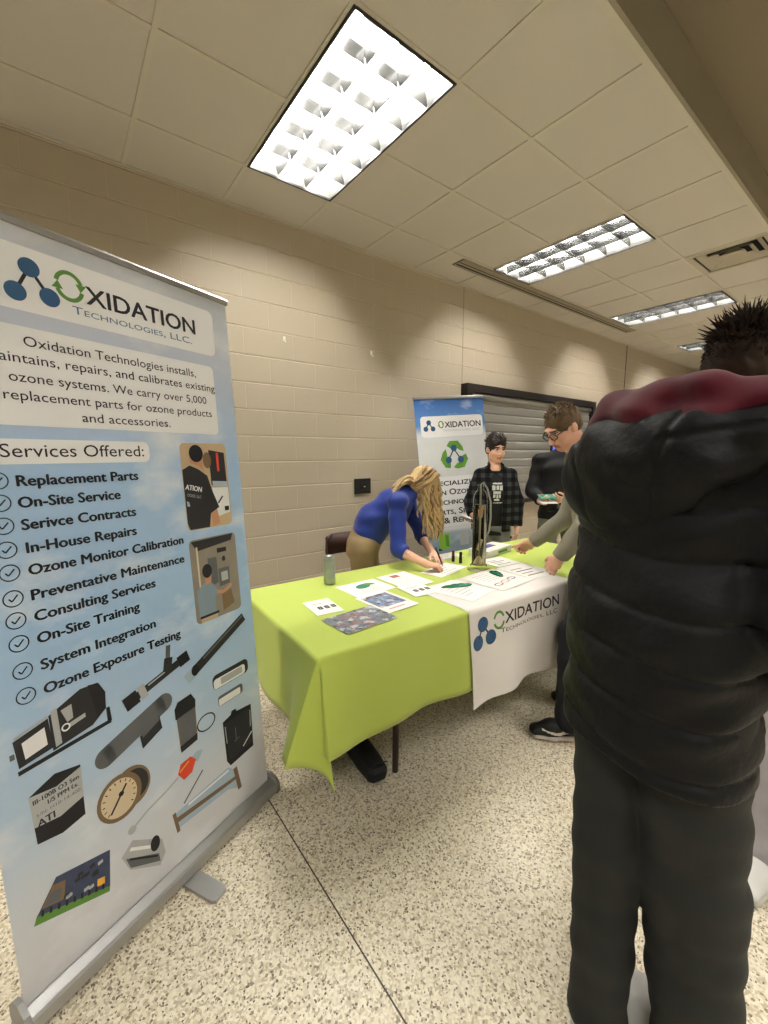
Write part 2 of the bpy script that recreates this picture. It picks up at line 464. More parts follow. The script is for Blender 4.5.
def torso(S, J, g=0.0, fem=False, k=.05):
    """J: pelvis, waist, chest, neck, side (right vector); g grows it for clothing"""
    sd = J['side']
    hw, ww, cw = (.165, .125, .135) if fem else (.155, .14, .16)
    b = J.get('bulk', 1.0)
    S.seg(J['pelvis'], J['waist'], (hw*b+g, .105*b+g), (ww*b+g, .095*b+g), k=k, side=sd, p=2.3)
    S.seg(J['waist'], J['chest'], (ww*b+g, .095*b+g), (cw*b+g, .11*b+g), k=k, side=sd, p=2.3)
    nb = V(J['neck'])*.8+V(J['chest'])*.2
    S.seg(J['chest'], nb, (cw*b+g, .105*b+g), (.09*b+g, .07*b+g), k=k, side=sd)
    for q in ('r', 'l'):
        S.seg(V(J['neck'])*.85+V(J['chest'])*.15, J[q+'s'], .055*b+g, .055*b+g, k=k*.8)
def shoe(parent, ank, toe_dir, mats, name='shoe', L=.30, side_logo=None, origin=(0, 0, 0), h=.005, z0=0.0):
    """trainer with sole under ankle point; toe towards toe_dir"""
    f = unit(V(toe_dir[0], toe_dir[1], 0)); s = V(-f[1], f[0], 0); a = V(ank[0], ank[1], z0)
    heel = a-f*.075; toe = heel+f*L
    lo = np.minimum(heel, toe)-.09; hi = np.maximum(heel, toe)+.09; lo[2] = z0-.02; hi[2] = z0+.2
    S = Solid(lo, hi, h)
    S.seg(heel+f*.04+V(0, 0, .05), heel+f*.17+V(0, 0, .05), (.036, .046), (.047, .042), k=.03, side=s)
    S.seg(heel+f*.17+V(0, 0, .045), toe-f*.045+V(0, 0, .034), (.047, .038), (.042, .026), k=.03, side=s)
    S.seg(heel+f*.06+V(0, 0, .06), heel+f*.075+V(0, 0, .115), (.036, .042), (.033, .04), k=.02, side=s)
    S.seg(heel+f*.10+V(0, 0, .08), heel+f*.17+V(0, 0, .062), .028, .022, k=.02)
    S.cut(V(0, 0, z0+.022), V(0, 0, -1))
    def pk(x):
        k = np.zeros(len(x), int); u = (x-heel)@f; z = x[:, 2]-z0; w = (x-heel)@s
        if side_logo:
            c = (u-.085)/.14        # long tapering tick along the side
            mid = .050+.030*(c-.25)**2*3-.012*c; mid = .046+.05*np.maximum(0, .42-c)**1.5+.022*np.maximum(0, c-.42)
            k[(c > -.15) & (c < 1.0) & (np.abs(z-mid) < .004+.006*np.maximum(0, 1-abs(c-.25)*1.6)) & (w*side_logo > .012)] = 1
        return k
    up = S.mesh(name, [mats[0], mats[2]], pk, parent, origin)
    T = Solid(lo, hi, h)
    T.seg(heel+f*.04+V(0, 0, .016), heel+f*.17+V(0, 0, .016), (.042, .0165), (.052, .0165), k=.01, side=s, p=4)
    T.seg(heel+f*.17+V(0, 0, .016), toe-f*.05+V(0, 0, .018), (.052, .0165), (.046, .0165), k=.01, side=s, p=3)
    T.cut(V(0, 0, z0+.002), V(0, 0, -1)); T.cut(V(0, 0, z0+.034), V(0, 0, 1))
    T.mesh('sole', [mats[1]], None, up, origin)
    return up
# ---------------------------------------------------------------- the room shell
D, CE, CU = 3.279, 3.273, 3.512
T = 0.6096
ROW = [2.8186, 2.2090, 1.5994, 0.9898]
COL0 = 0.4792
XL, XR, YF = COL0-T*8, COL0+T*22, -6.0

def wall_material():
    mt = mat('painted concrete block', (172, 161, 142), rough=.55, spec=.35)
    nt, b = nodes_of(mt)
    g = nt.nodes.new('ShaderNodeNewGeometry'); sp = nt.nodes.new('ShaderNodeSeparateXYZ'); nt.links.new(g.outputs['Position'], sp.inputs[0])
    ad = nt.nodes.new('ShaderNodeMath'); ad.operation = 'ADD'; nt.links.new(sp.outputs[0], ad.inputs[0]); nt.links.new(sp.outputs[1], ad.inputs[1])
    cb = nt.nodes.new('ShaderNodeCombineXYZ'); nt.links.new(ad.outputs[0], cb.inputs[0]); nt.links.new(sp.outputs[2], cb.inputs[1])
    br = nt.nodes.new('ShaderNodeTexBrick'); nt.links.new(cb.outputs[0], br.inputs['Vector'])
    br.inputs['Scale'].default_value = 1; br.inputs['Brick Width'].default_value = .4066; br.inputs['Row Height'].default_value = .20332
    br.inputs['Mortar Size'].default_value = .0045; br.inputs['Mortar Smooth'].default_value = .6; br.offset = .5
    c = srgb(184, 172, 152)
    br.inputs['Color1'].default_value = c; br.inputs['Color2'].default_value = tuple(q*.985 for q in c[:3])+(1,)
    br.inputs['Mortar'].default_value = tuple(q*1.06 for q in c[:3])+(1,)
    # bed joints run clean along the wall, head joints are mostly filled with paint
    m1 = nt.nodes.new('ShaderNodeMath'); m1.operation = 'DIVIDE'; m1.inputs[1].default_value = .20332; nt.links.new(sp.outputs[2], m1.inputs[0])
    m2 = nt.nodes.new('ShaderNodeMath'); m2.operation = 'PINGPONG'; m2.inputs[1].default_value = .5; nt.links.new(m1.outputs[0], m2.inputs[0])
    m3 = nt.nodes.new('ShaderNodeMapRange'); m3.inputs[1].default_value = .014; m3.inputs[2].default_value = .034; m3.inputs[3].default_value = 1; m3.inputs[4].default_value = 0
    nt.links.new(m2.outputs[0], m3.inputs[0])
    hj = nt.nodes.new('ShaderNodeMath'); hj.operation = 'MULTIPLY'; hj.inputs[1].default_value = .15; nt.links.new(br.outputs['Fac'], hj.inputs[0])
    jt = nt.nodes.new('ShaderNodeMath'); jt.operation = 'MAXIMUM'; nt.links.new(m3.outputs[0], jt.inputs[0]); nt.links.new(hj.outputs[0], jt.inputs[1])
    mx = nt.nodes.new('ShaderNodeMix'); mx.data_type = 'RGBA'; nt.links.new(jt.outputs[0], mx.inputs[0]); nt.links.new(br.outputs['Color'], mx.inputs[6])
    mx.inputs[7].default_value = tuple(min(1, q*1.22) for q in c[:3])+(1,); nt.links.new(mx.outputs[2], b.inputs['Base Color'])  # joints coloured lighter, standing in for light caught on their lower lips
    nz = nt.nodes.new('ShaderNodeTexNoise'); nz.inputs['Scale'].default_value = 140; nz.inputs['Detail'].default_value = 3
    nt.links.new(g.outputs['Position'], nz.inputs['Vector'])
    mu = nt.nodes.new('ShaderNodeMath'); mu.operation = 'MULTIPLY_ADD'; mu.inputs[1].default_value = -1.0
    sc = nt.nodes.new('ShaderNodeMath'); sc.operation = 'MULTIPLY'; sc.inputs[1].default_value = .10
    nt.links.new(nz.outputs['Fac'], sc.inputs[0]); nt.links.new(jt.outputs[0], mu.inputs[0]); nt.links.new(sc.outputs[0], mu.inputs[2])
    bp = nt.nodes.new('ShaderNodeBump'); bp.inputs['Strength'].default_value = 1.0; bp.inputs['Distance'].default_value = .006
    nt.links.new(mu.outputs[0], bp.inputs['Height']); nt.links.new(bp.outputs[0], b.inputs['Normal'])
    return mt

def floor_material():
    mt = mat('terrazzo', (196, 184, 158), rough=.38, spec=.4)
    nt, b = nodes_of(mt)
    g = nt.nodes.new('ShaderNodeNewGeometry')
    v = nt.nodes.new('ShaderNodeTexVoronoi'); v.inputs['Scale'].default_value = 150; v.inputs['Randomness'].default_value = 1
    nt.links.new(g.outputs['Position'], v.inputs['Vector'])
    sp = nt.nodes.new('ShaderNodeSeparateColor'); nt.links.new(v.outputs['Color'], sp.inputs[0])
    rp = nt.nodes.new('ShaderNodeValToRGB'); rp.color_ramp.interpolation = 'CONSTANT'
    els = [(0, (146, 134, 112)), (.06, (190, 176, 148)), (.2, (212, 200, 174)), (.42, (226, 216, 192)), (.72, (234, 225, 204)), (.92, (198, 184, 156))]
    while len(rp.color_ramp.elements) < len(els): rp.color_ramp.elements.new(.5)
    for e, (p, c) in zip(rp.color_ramp.elements, els): e.position = p; e.color = srgb(*c)
    nt.links.new(sp.outputs[0], rp.inputs[0])
    v2 = nt.nodes.new('ShaderNodeTexVoronoi'); v2.inputs['Scale'].default_value = 210
    nt.links.new(g.outputs['Position'], v2.inputs['Vector'])
    sp2 = nt.nodes.new('ShaderNodeSeparateColor'); nt.links.new(v2.outputs['Color'], sp2.inputs[0])
    gt = nt.nodes.new('ShaderNodeMath'); gt.operation = 'GREATER_THAN'; gt.inputs[1].default_value = .955; nt.links.new(sp2.outputs[1], gt.inputs[0])
    mx = nt.nodes.new('ShaderNodeMix'); mx.data_type = 'RGBA'; nt.links.new(gt.outputs[0], mx.inputs[0]); nt.links.new(rp.outputs[0], mx.inputs[6])
    mx.inputs[7].default_value = srgb(104, 92, 74)
    nt.links.new(mx.outputs[2], b.inputs['Base Color'])
    return mt

M_wall = wall_material(); M_floor = floor_material()
M_tile = mat('ceiling tile', (197, 191, 182), rough=.9, spec=.1, var=.05, vscale=220, bump=.35, bscale=260, bdist=.002)
M_tbar = mat('painted grid', (196, 190, 176), rough=.5)
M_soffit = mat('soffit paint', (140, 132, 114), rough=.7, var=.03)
M_joint = mat('joint strip', (62, 54, 44), rough=.6)
M_seal = mat('wall sealant', (150, 139, 121), rough=.8)

mb = MB(M_floor); mb.box(((XL+XR)/2, (YF+D)/2, -.05), (XR-XL, D-YF, .1)); struct(mb.build('floor'))
mb = MB(M_joint); mb.box((.597, (YF+D)/2, .0004), (.0045, D-YF, .0008)); struct(mb.build('trim_1'))
mb = MB(M_wall); mb.box(((XL+XR)/2, D+.1, 1.85), (XR-XL+.4, .2, 3.7)); struct(mb.build('wall_back'))
mb = MB(M_wall); mb.box((XL-.1, (YF+D)/2, 1.85), (.2, D-YF, 3.7)); struct(mb.build('wall_left'))
mb = MB(M_wall); mb.box((XR+.1, (YF+D)/2, 1.85), (.2, D-YF, 3.7)); struct(mb.build('wall_right'))
mb = MB(M_wall); mb.box(((XL+XR)/2, YF-.1, 1.85), (XR-XL+.4, .2, 3.7)); struct(mb.build('wall_front'))
mb = MB(M_seal); mb.box((3.632, D-.0008, 1.63), (.009, .0016, 3.26)); struct(mb.build('trim_2'))
mb = MB(M_joint); mb.box((7.645, D-.001, 1.63), (.022, .002, 3.26)); struct(mb.build('trim_3'))

LIGHT_COLS = (-3, 1, 5, 9, 13, 17)
mb = MB(M_tile)
edges = [D]+ROW
for k in range(-8, 22):
    x0, x1 = COL0+T*k, COL0+T*(k+1)
    for r in range(4):
        if r in (1, 2) and k in LIGHT_COLS: continue
        if r == 3 and k == 7: continue
        mb.add([(x0, edges[r], CE), (x1, edges[r], CE), (x1, edges[r+1], CE), (x0, edges[r+1], CE)], [(0, 1, 2, 3)])
struct(mb.build('ceiling'))
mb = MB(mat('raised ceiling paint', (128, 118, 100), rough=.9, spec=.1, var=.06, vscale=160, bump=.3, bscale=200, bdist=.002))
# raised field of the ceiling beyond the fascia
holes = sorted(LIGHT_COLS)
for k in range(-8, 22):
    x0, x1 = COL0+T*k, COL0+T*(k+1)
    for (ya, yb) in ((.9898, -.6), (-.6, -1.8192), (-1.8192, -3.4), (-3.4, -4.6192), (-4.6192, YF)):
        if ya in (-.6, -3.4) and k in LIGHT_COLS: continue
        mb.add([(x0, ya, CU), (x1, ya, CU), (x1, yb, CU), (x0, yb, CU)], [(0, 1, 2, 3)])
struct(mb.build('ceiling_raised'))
mb = MB(M_tbar)
for k in range(-8, 23):
    x = COL0+T*k; mb.box((x, (D+ROW[3])/2, CE-.002), (.024, D-ROW[3], .007))
for i, y in enumerate(ROW[:3]):
    for k in range(-8, 22):
        if i == 1 and k in LIGHT_COLS: continue
        mb.box((COL0+T*(k+.5), y, CE-.0022), (T, .024, .0068))
mb.box(((XL+XR)/2, D-.009, CE-.003), (XR-XL, .018, .009)); mb.box(((XL+XR)/2, ROW[3]+.004, CE-.004), (XR-XL, .03, .012))
struct(mb.build('trim_4'))
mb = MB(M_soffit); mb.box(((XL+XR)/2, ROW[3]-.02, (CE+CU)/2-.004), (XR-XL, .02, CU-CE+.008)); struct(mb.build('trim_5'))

# ---------------------------------------------------------------- fluorescent fixtures
M_house = mat('grey specular reflector', (126, 126, 122), rough=.35, metal=.6)
M_louv = mat('bright louver', (84, 84, 83), rough=.25, metal=.85)
M_black = mat('black metal', (26, 24, 22), rough=.5)
M_tube = mat('lit tube', (255, 250, 240), emit=TUBE_COLOR, estr=TUBE_STRENGTH)
def troffer(x, y, z, label, tube=None):
    """2 by 4 ft fixture whose middle is at x, y in a ceiling at height z"""
    t = thing('ceiling_light', label, 'ceiling light', (x, y, z), 0, 'recessed ceiling lights')
    W, L, Hh = T-.012, 2*T-.012, .125
    mb = MB(M_house); w, l = W/2, L/2
    mb.add([(-w, -l, 0), (w, -l, 0), (w, l, 0), (-w, l, 0), (-w+.05, -l+.02, Hh), (w-.05, -l+.02, Hh), (w-.05, l-.02, Hh), (-w+.05, l-.02, Hh)],
           [(0, 1, 5, 4), (1, 2, 6, 5), (2, 3, 7, 6), (3, 0, 4, 7), (4, 5, 6, 7)])
    mb.build('housing', t)
    mb = MB(M_black)
    for s in (-1, 1):
        mb.box((s*(w-.006), 0, -.004), (.014, L, .012)); mb.box((0, s*(l-.006), -.004), (W-.028, .014, .012))
    mb.build('frame', t)
    mb = MB(M_louv); n = 6
    for i in (-1, 1):          # V-shaped blades: wide at the top, thin below
        xx = i*W/6
        mb.add([(xx-.001, -l+.014, .002), (xx+.001, -l+.014, .002), (xx+.001, l-.014, .002), (xx-.001, l-.014, .002),
                (xx-.016, -l+.014, .066), (xx+.016, -l+.014, .066), (xx+.016, l-.014, .066), (xx-.016, l-.014, .066)],
               [(0, 3, 2, 1), (0, 1, 5, 4), (2, 3, 7, 6), (1, 2, 6, 5), (3, 0, 4, 7)])
    for j in range(1, n):
        yy = -l+L*j/n
        for c in range(3):
            x0 = -W/2+W/3*c+.008; x1 = x0+W/3-.016
            mb.add([(x0, yy-.001, .002), (x1, yy-.001, .002), (x1, yy+.001, .002), (x0, yy+.001, .002),
                    (x0+.008, yy-.006, .066), (x1-.008, yy-.006, .066), (x1-.008, yy+.006, .066), (x0+.008, yy+.006, .066)],
                   [(0, 3, 2, 1), (0, 1, 5, 4), (2, 3, 7, 6), (1, 2, 6, 5), (3, 0, 4, 7)])
    mb.build('louver', t)
    for i in (-1, 0, 1):
        mb = MB(tube or M_tube); mb.tube([(i*W/3, -l+.03, .092), (i*W/3, l-.03, .092)], .013, 10); mb.build('lamp_tube', t)
    return t
yl = ROW[1]
lx = lambda k: COL0+T*(k+.5)
troffer(lx(1), yl, CE, 'bright lit louvered light nearest the camera, set at right angles to the block wall')
troffer(lx(5), yl, CE, 'second lit ceiling light along the wall, close past the end of the slot diffuser')
troffer(lx(9), yl, CE, 'third lit ceiling light along the wall, beyond the square air vent')
troffer(lx(13), yl, CE, 'farthest small lit ceiling light, partly behind the dark spiky hair')
troffer(lx(-3), yl, CE, 'lit ceiling light above and left of the large banner')
M_fill_tube = mat('added fill tube', (255, 250, 240), emit=TUBE_COLOR, estr=TUBE_STRENGTH*REAR)
for k in LIGHT_COLS[:5]:
    for y_ in REAR_ROWS: troffer(lx(k), y_, CU, 'unseen fill light added in the raised ceiling behind the camera', M_fill_tube)  # fixtures added out of view as fill for banner and floor

# square air vent
t = thing('air_vent', 'square louvered air vent in the ceiling beside the soffit', 'air vent', (lx(7), (ROW[2]+ROW[3])/2, CE))
M_vent = mat('vent enamel', (178, 170, 152), rough=.5)
M_dark = mat('vent darkness', (18, 16, 13), rough=.9)
mb = MB(M_dark); mb.box((0, 0, .06), (T-.02, T-.02, .004)); mb.build('backing', t)
mb = MB(M_vent)
for s in (-1, 1):
    mb.box((s*(T/2-.03), 0, -.002), (.05, T-.014, .008)); mb.box((0, s*(T/2-.03), -.002), (T-.114, .05, .008))
mb.build('frame', t)
for i in range(3):      # nested sloping square cones
    a, b = .232-.07*i, .180-.07*i
    mb = MB(M_vent)
    vo = [(-a, -a, -.003), (a, -a, -.003), (a, a, -.003), (-a, a, -.003)]; vi = [(-b, -b, .034), (b, -b, .034), (b, b, .034), (-b, b, .034)]
    vo2 = [(x, y, z+.003) for x, y, z in vo]; vi2 = [(x, y, z+.003) for x, y, z in vi]
    fs = []
    for k in range(4):
        j = (k+1) % 4; fs += [(k, 4+k, 4+j, j), (8+k, 8+j, 12+j, 12+k), (k, j, 8+j, 8+k), (4+k, 12+k, 12+j, 4+j)]
    mb.add(vo+vi+vo2+vi2, fs)
    if i == 2: mb.box((0, 0, .03), (2*b, 2*b, .004))
    mb.build('vane', t)
# linear slot diffuser
t = thing('slot_diffuser', 'long narrow grey slot diffuser in the ceiling along the block wall', 'slot diffuser', (4.99, 2.905, CE-.0075))
M_slot = mat('slot enamel', (138, 130, 112), rough=.5)
mb = MB(M_slot)
mb.box((0, .058, 0), (3.72, .028, .012)); mb.box((0, -.045, 0), (3.72, .06, .012)); mb.box((0, .012, .002), (3.70, .036, .008))
mb.box((-1.855, 0, 0), (.012, .144, .0125)); mb.box((1.855, 0, 0), (.012, .144, .0125))
mb.build('body', t)
mb = MB(M_dark)
for yy in (.037, -.008): mb.box((0, yy, -.001), (3.69, .012, .006))
mb.build('slot', t)

# ---------------------------------------------------------------- things on the block wall
M_shut = mat('grey painted steel', (150, 148, 142), rough=.38, metal=.35, var=.04, vscale=8)
M_frame = mat('dark steel frame', (34, 30, 28), rough=.45)
t = thing('roller_shutter', 'grey ribbed roller shutter in a dark steel frame, closed over the serving opening', 'roller shutter', (5.07, D, 0))
mb = MB(M_frame)
mb.box((0, -.05, 2.21), (2.90, .10, .085)); 
for s in (-1, 1): mb.box((s*1.41, -.05, 1.53), (.08, .10, 1.275))
mb.box((0, -.04, .875), (2.90, .08, .05)); mb.build('frame', t)
mb = MB(M_shut)
prof = []; z = .90; p = .105
while z < 2.1:
    for q, dy in ((0, .0), (.08, -.012), (.16, -.019), (.5, -.021), (.84, -.019), (.92, -.012)): prof.append((-.028+dy*.8, z+p*q))
    z += p
prof.append((-.028, z))
vs = []
for y_, z_ in prof: vs += [(-1.37, y_, z_), (1.37, y_, z_)]
mb.add(vs, [(2*i, 2*i+1, 2*i+3, 2*i+2) for i in range(len(prof)-1)])
mb.build('curtain', t)
mb = MB(M_shut); mb.tube([(-1.37, -.045, 2.135), (1.37, -.045, 2.135)], .034, 16); mb.build('roll', t)
mb = MB(M_shut); mb.box((0, -.035, .91), (2.72, .035, .05), bev=.006); mb.build('bottom_bar', t)

t = thing('wall_plate', 'square black plate on the block wall above the blond hair', 'wall plate', (2.271, D, 1.18))
M_blk = mat('black plastic', (22, 22, 22), rough=.45)
mb = MB(M_blk); mb.box((0, -.008, 0), (.185, .016, .145), bev=.004); mb.build('plate', t)
mb = MB(mat('black socket', (12, 12, 12), rough=.6)); mb.box((0, -.018, 0), (.07, .006, .06), bev=.002); mb.build('socket', t)
mb = MB(mat('white pin', (215, 212, 205), rough=.4)); mb.lathe([(0, 0), (.006, 0), (.006, .006), (0, .007)], n=10)
mb.build('pin', t, (0.012, -.021, -.004), (math.pi/2, 0, 0))
M_hook = mat('white plastic', (232, 228, 218), rough=.4)
for x, z, lab in ((1.521, 2.40, 'small white hook stuck on the block wall just past the big banner'),
                  (2.384, 2.41, 'small white hook stuck high on the block wall above the black plate')):
    t = thing('wall_hook', lab, 'hook', (x, D, z), 0, 'white hooks on the block wall')
    mb = MB(M_hook); mb.box((0, -.003, 0), (.022, .006, .036), bev=.002); mb.build('pad', t)
    mb = MB(M_hook); mb.tube([(0, -.006, .006), (0, -.012, -.012), (0, -.016, -.03), (0, -.026, -.034), (0, -.03, -.024)], .0045, 8); mb.build('prong', t)

# monitor in front of the shutter
t = thing('monitor_stand', 'black framed screen glowing blue on a stand in front of the shutter', 'monitor', (5.30, 3.02, 1.45), 0)
mb = MB(M_blk); mb.box((0, 0, 0), (.46, .03, .32), bev=.006); mb.box((0, .03, 0), (.2, .04, .2), bev=.01); mb.build('case', t)
mb = MB(mat('blue screen', (60, 70, 200), emit=srgb(90, 100, 235), estr=1.0, rough=.2)); mb.box((0, -.0155, 0), (.42, .002, .28)); mb.build('screen', t)
mb = MB(M_blk); mb.tube([(0, .055, -1.43), (0, .055, .05)], .02, 12); mb.build('pole', t)
mb = MB(M_blk); mb.lathe([(0, -1.45), (.17, -1.45), (.17, -1.44), (.03, -1.425), (0, -1.425)], (0, .055, 0), 28); mb.build('base', t)
# ---------------------------------------------------------------- roll-up banners
M_alu = mat('brushed aluminium', (176, 176, 174), rough=.35, metal=.75, bump=.05, bscale=80, stretch=(1, 40, 40))
M_plas = mat('silver plastic', (150, 150, 148), rough=.4, metal=.3)
I_ink = mat('black ink', (24, 24, 30), rough=.55)
I_blue = mat('deep blue ink', (38, 84, 124), rough=.5, var=.25, vscale=14)
I_green = mat('green ink', (92, 142, 58), rough=.5)
I_teal = mat('slate blue ink', (86, 122, 150), rough=.5)
I_white = mat('white ink', (236, 236, 236), rough=.55)
I_panel = mat('pale panel ink', (240, 240, 240), rough=.55, var=.03, vscale=3)
I_grey = mat('grey ink', (96, 98, 100), rough=.55, var=.15, vscale=20)
I_lgrey = mat('light grey ink', (178, 180, 180), rough=.5, var=.12, vscale=25)
I_dark = mat('charcoal ink', (40, 40, 42), rough=.55, var=.2, vscale=25)
I_clear = mat('pale blue ink', (168, 188, 204), rough=.5, var=.1, vscale=20)
I_bronze = mat('bronze ink', (124, 100, 72), rough=.5, var=.2, vscale=15)
I_cream = mat('cream ink', (216, 198, 166), rough=.5)
I_red = mat('red ink', (222, 70, 42), rough=.5, var=.12, vscale=30)
I_pcb = mat('circuit ink', (58, 68, 96), rough=.5, var=.35, vscale=60)
I_skin = mat('skin tone ink', (200, 146, 112), rough=.55)
I_tan = mat('tan ink', (196, 172, 138), rough=.55, var=.08, vscale=12)
I_steel = mat('steel ink', (142, 134, 122), rough=.5, var=.2, vscale=16)
I_shirt = mat('grey blue ink', (132, 150, 164), rough=.55, var=.08, vscale=20)
I_orange = mat('orange ink', (232, 170, 60), rough=.5)

def sky_sheet(name, stops, zlen, cloud=.5, seed=0.0, cloudcol=(214, 218, 222), scale=2.6):
    """printed vinyl: vertical colour stops with printed clouds"""
    mt = mat(name, (160, 185, 210), rough=.5, spec=.35)
    nt, b = nodes_of(mt)
    tc = nt.nodes.new('ShaderNodeTexCoord'); sp = nt.nodes.new('ShaderNodeSeparateXYZ'); nt.links.new(tc.outputs['Object'], sp.inputs[0])
    dv = nt.nodes.new('ShaderNodeMath'); dv.operation = 'DIVIDE'; dv.inputs[1].default_value = zlen; nt.links.new(sp.outputs[2], dv.inputs[0])
    rp = nt.nodes.new('ShaderNodeValToRGB')
    while len(rp.color_ramp.elements) < len(stops): rp.color_ramp.elements.new(.5)
    for e, (p, c) in zip(rp.color_ramp.elements, stops): e.position = p; e.color = srgb(*c)
    nt.links.new(dv.outputs[0], rp.inputs[0])
    mp = nt.nodes.new('ShaderNodeMapping'); mp.inputs['Location'].default_value = (seed, 0, seed*.7); mp.inputs['Scale'].default_value = (1, 1, 1.7)
    nt.links.new(tc.outputs['Object'], mp.inputs[0])
    nz = nt.nodes.new('ShaderNodeTexNoise'); nz.inputs['Scale'].default_value = scale; nz.inputs['Detail'].default_value = 5; nz.inputs['Roughness'].default_value = .55
    nt.links.new(mp.outputs[0], nz.inputs['Vector'])
    r2 = nt.nodes.new('ShaderNodeValToRGB'); r2.color_ramp.elements[0].position = .52; r2.color_ramp.elements[1].position = .68
    r2.color_ramp.elements[1].color = (cloud, cloud, cloud, 1); nt.links.new(nz.outputs['Fac'], r2.inputs[0])
    mx = nt.nodes.new('ShaderNodeMix'); mx.data_type = 'RGBA'; nt.links.new(r2.outputs[0], mx.inputs[0]); nt.links.new(rp.outputs[0], mx.inputs[6])
    mx.inputs[7].default_value = srgb(*cloudcol); nt.links.new(mx.outputs[2], b.inputs['Base Color'])
    return mt

def molecule(pr, pts, r, m, w, layer=3):
    (tx, tz), (lx_, lz), (rx, rz) = pts
    pr.line([(tx, tz), (lx_, lz)], w, I_ink, layer); pr.line([(tx, tz), (rx, rz)], w, I_ink, layer)
    for x, z in pts: pr.ell(x, z, r, r, m, layer+1)
def arrow_o(pr, x, z, rx, rz, w, layer=3):
    pr.ring(x, z, rx, rz, w, I_green, layer, 20, 165); pr.ring(x, z, rx, rz, w, I_green, layer, 200, 345)
    for a in (20, 200):
        t = math.radians(a); px, pz = x+(rx-w/2)*math.cos(t), z+(rz-w/2)*math.sin(t)
        q = -1 if a == 20 else 1
        pr.poly([(px-w*1.3*1, pz), (px+w*1.3, pz), (px+q*w*.2, pz+q*w*2.0)], I_green, layer)

B1 = thing('rollup_banner', 'large pale blue roll-up banner listing services, standing nearest the camera', 'banner', (.2252, 1.4595, 0), math.radians(23.74))
mb = MB(M_alu)
mb.prism([(-.036, .010), (-.042, .018), (-.040, .050), (-.034, .058), (-.012, .074), (-.012, .066), (.006, .066), (.006, .078), (.030, .076), (.050, .050), (.052, .018), (.046, .010)], -.452, .432,
         xf=lambda p: (p[2], p[0], p[1])); mb.build('cassette', B1)
for s in (-1, 1):
    mb = MB(M_plas)
    pts = [(-.040, .004), (-.047, .016), (-.045, .054), (-.034, .072), (.0, .088), (.030, .082), (.055, .054), (.057, .016), (.048, .004)]
    mb.prism(pts, .432 if s > 0 else -.466, .446 if s > 0 else -.452, xf=lambda p: (p[2], p[0], p[1])); mb.build('end_cap', B1)
mb = MB(M_alu)
ft = [(-.030, -.165), (-.022, -.178), (.022, -.178), (.030, -.165), (.030, .10), (.022, .112), (-.022, .112), (-.030, .10)]
mb.prism(ft, .001, .0135); mb.build('foot', B1, (.003, 0, 0), (0, 0, math.radians(4)))
mb = MB(M_alu); mb.tube([(0, .035, .09), (0, .155, 2.09)], .011, 10); mb.build('pole', B1)
M_sky1 = sky_sheet('printed sky vinyl', [(0, (214, 214, 216)), (.10, (210, 214, 220)), (.24, (182, 204, 226)), (.42, (164, 196, 228)), (.68, (166, 196, 228)), (.86, (196, 204, 220)), (1, (206, 210, 216))], 1.97, .8, 3.1, (232, 234, 238))
W0, Z0, ZT = .425, .068, 2.066
WL, WR = -.452, .417
SX = lambda s: W0-s             # measured leftwards from the right edge
SZ = lambda z: z-.10
mb = MB(M_sky1)
mb.add([(WL, 0, SZ(Z0)), (WR, 0, SZ(Z0)), (WR, 0, SZ(ZT)), (WL, 0, SZ(ZT)), (WL, .0006, SZ(Z0)), (WR, .0006, SZ(Z0)), (WR, .0006, SZ(ZT)), (WL, .0006, SZ(ZT))],
       [(0, 1, 2, 3), (5, 4, 7, 6), (1, 5, 6, 2), (4, 0, 3, 7), (3, 2, 6, 7)])
pr = Print(mb)
X, Z = SX, SZ
def S(pts): return [(X(a), Z(b)) for a, b in pts]
pr.rrect(X(.782), Z(1.848), X(.075), Z(2.010), .022, I_panel)
pr.rrect(X(.765), Z(1.558), X(.094), Z(1.808), .018, I_panel)
pr.rrect(X(.80), Z(1.460), X(.376), Z(1.524), .020, I_panel)
molecule(pr, [(X(.643), Z(1.961)), (X(.679), Z(1.893)), (X(.604), Z(1.899))], .0235, I_blue, .008)
arrow_o(pr, X(.553), Z(1.944), .037, .041, .0105)
pr.text('XIDATION', X(.512), X(.157), Z(1.911), .049, I_ink, bold=.03)
pr.text('Technologies, LLC.', X(.552), X(.174), Z(1.874), .021, I_teal, caps=True)
for t_, a, b, z in (('Oxidation Technologies installs,', .677, .172, 1.760), ('maintains, repairs, and calibrates existing', .762, .095, 1.716),
                    ('ozone systems. We carry over 5,000', .718, .137, 1.668), ('replacement parts for ozone products', .734, .119, 1.622), ('and accessories.', .563, .292, 1.576)):
    pr.text(t_, X(a), X(b), Z(z), .0255, I_ink)
pr.text('Services Offered:', X(.758), X(.396), Z(1.478), .034, I_ink)
for i, (t_, a, b, z) in enumerate((('Replacement Parts', .733, .424, 1.405), ('On-Site Service', .736, .485, 1.350), ('Serivce Contracts', .736, .444, 1.293),
        ('In-House Repairs', .733, .449, 1.233), ('Ozone Monitor Calibration', .735, .291, 1.175), ('Preventative Maintenance', .737, .295, 1.109),
        ('Consulting Services', .737, .408, 1.052), ('On-Site Training', .738, .468, .992), ('System Integration', .739, .423, .920), ('Ozone Exposure Testing', .740, .340, .853))):
    pr.text(t_, X(a), X(b), Z(z), .0275, I_ink, bold=.055)
    c = (X(.770+.001*i), Z(z+.0155)); pr.ring(c[0], c[1], .0215, .0215, .0028, I_ink, 3)
    pr.line([(c[0]-.009, c[1]+.001), (c[0]-.003, c[1]-.007), (c[0]+.010, c[1]+.008)], .0034, I_ink, 3)
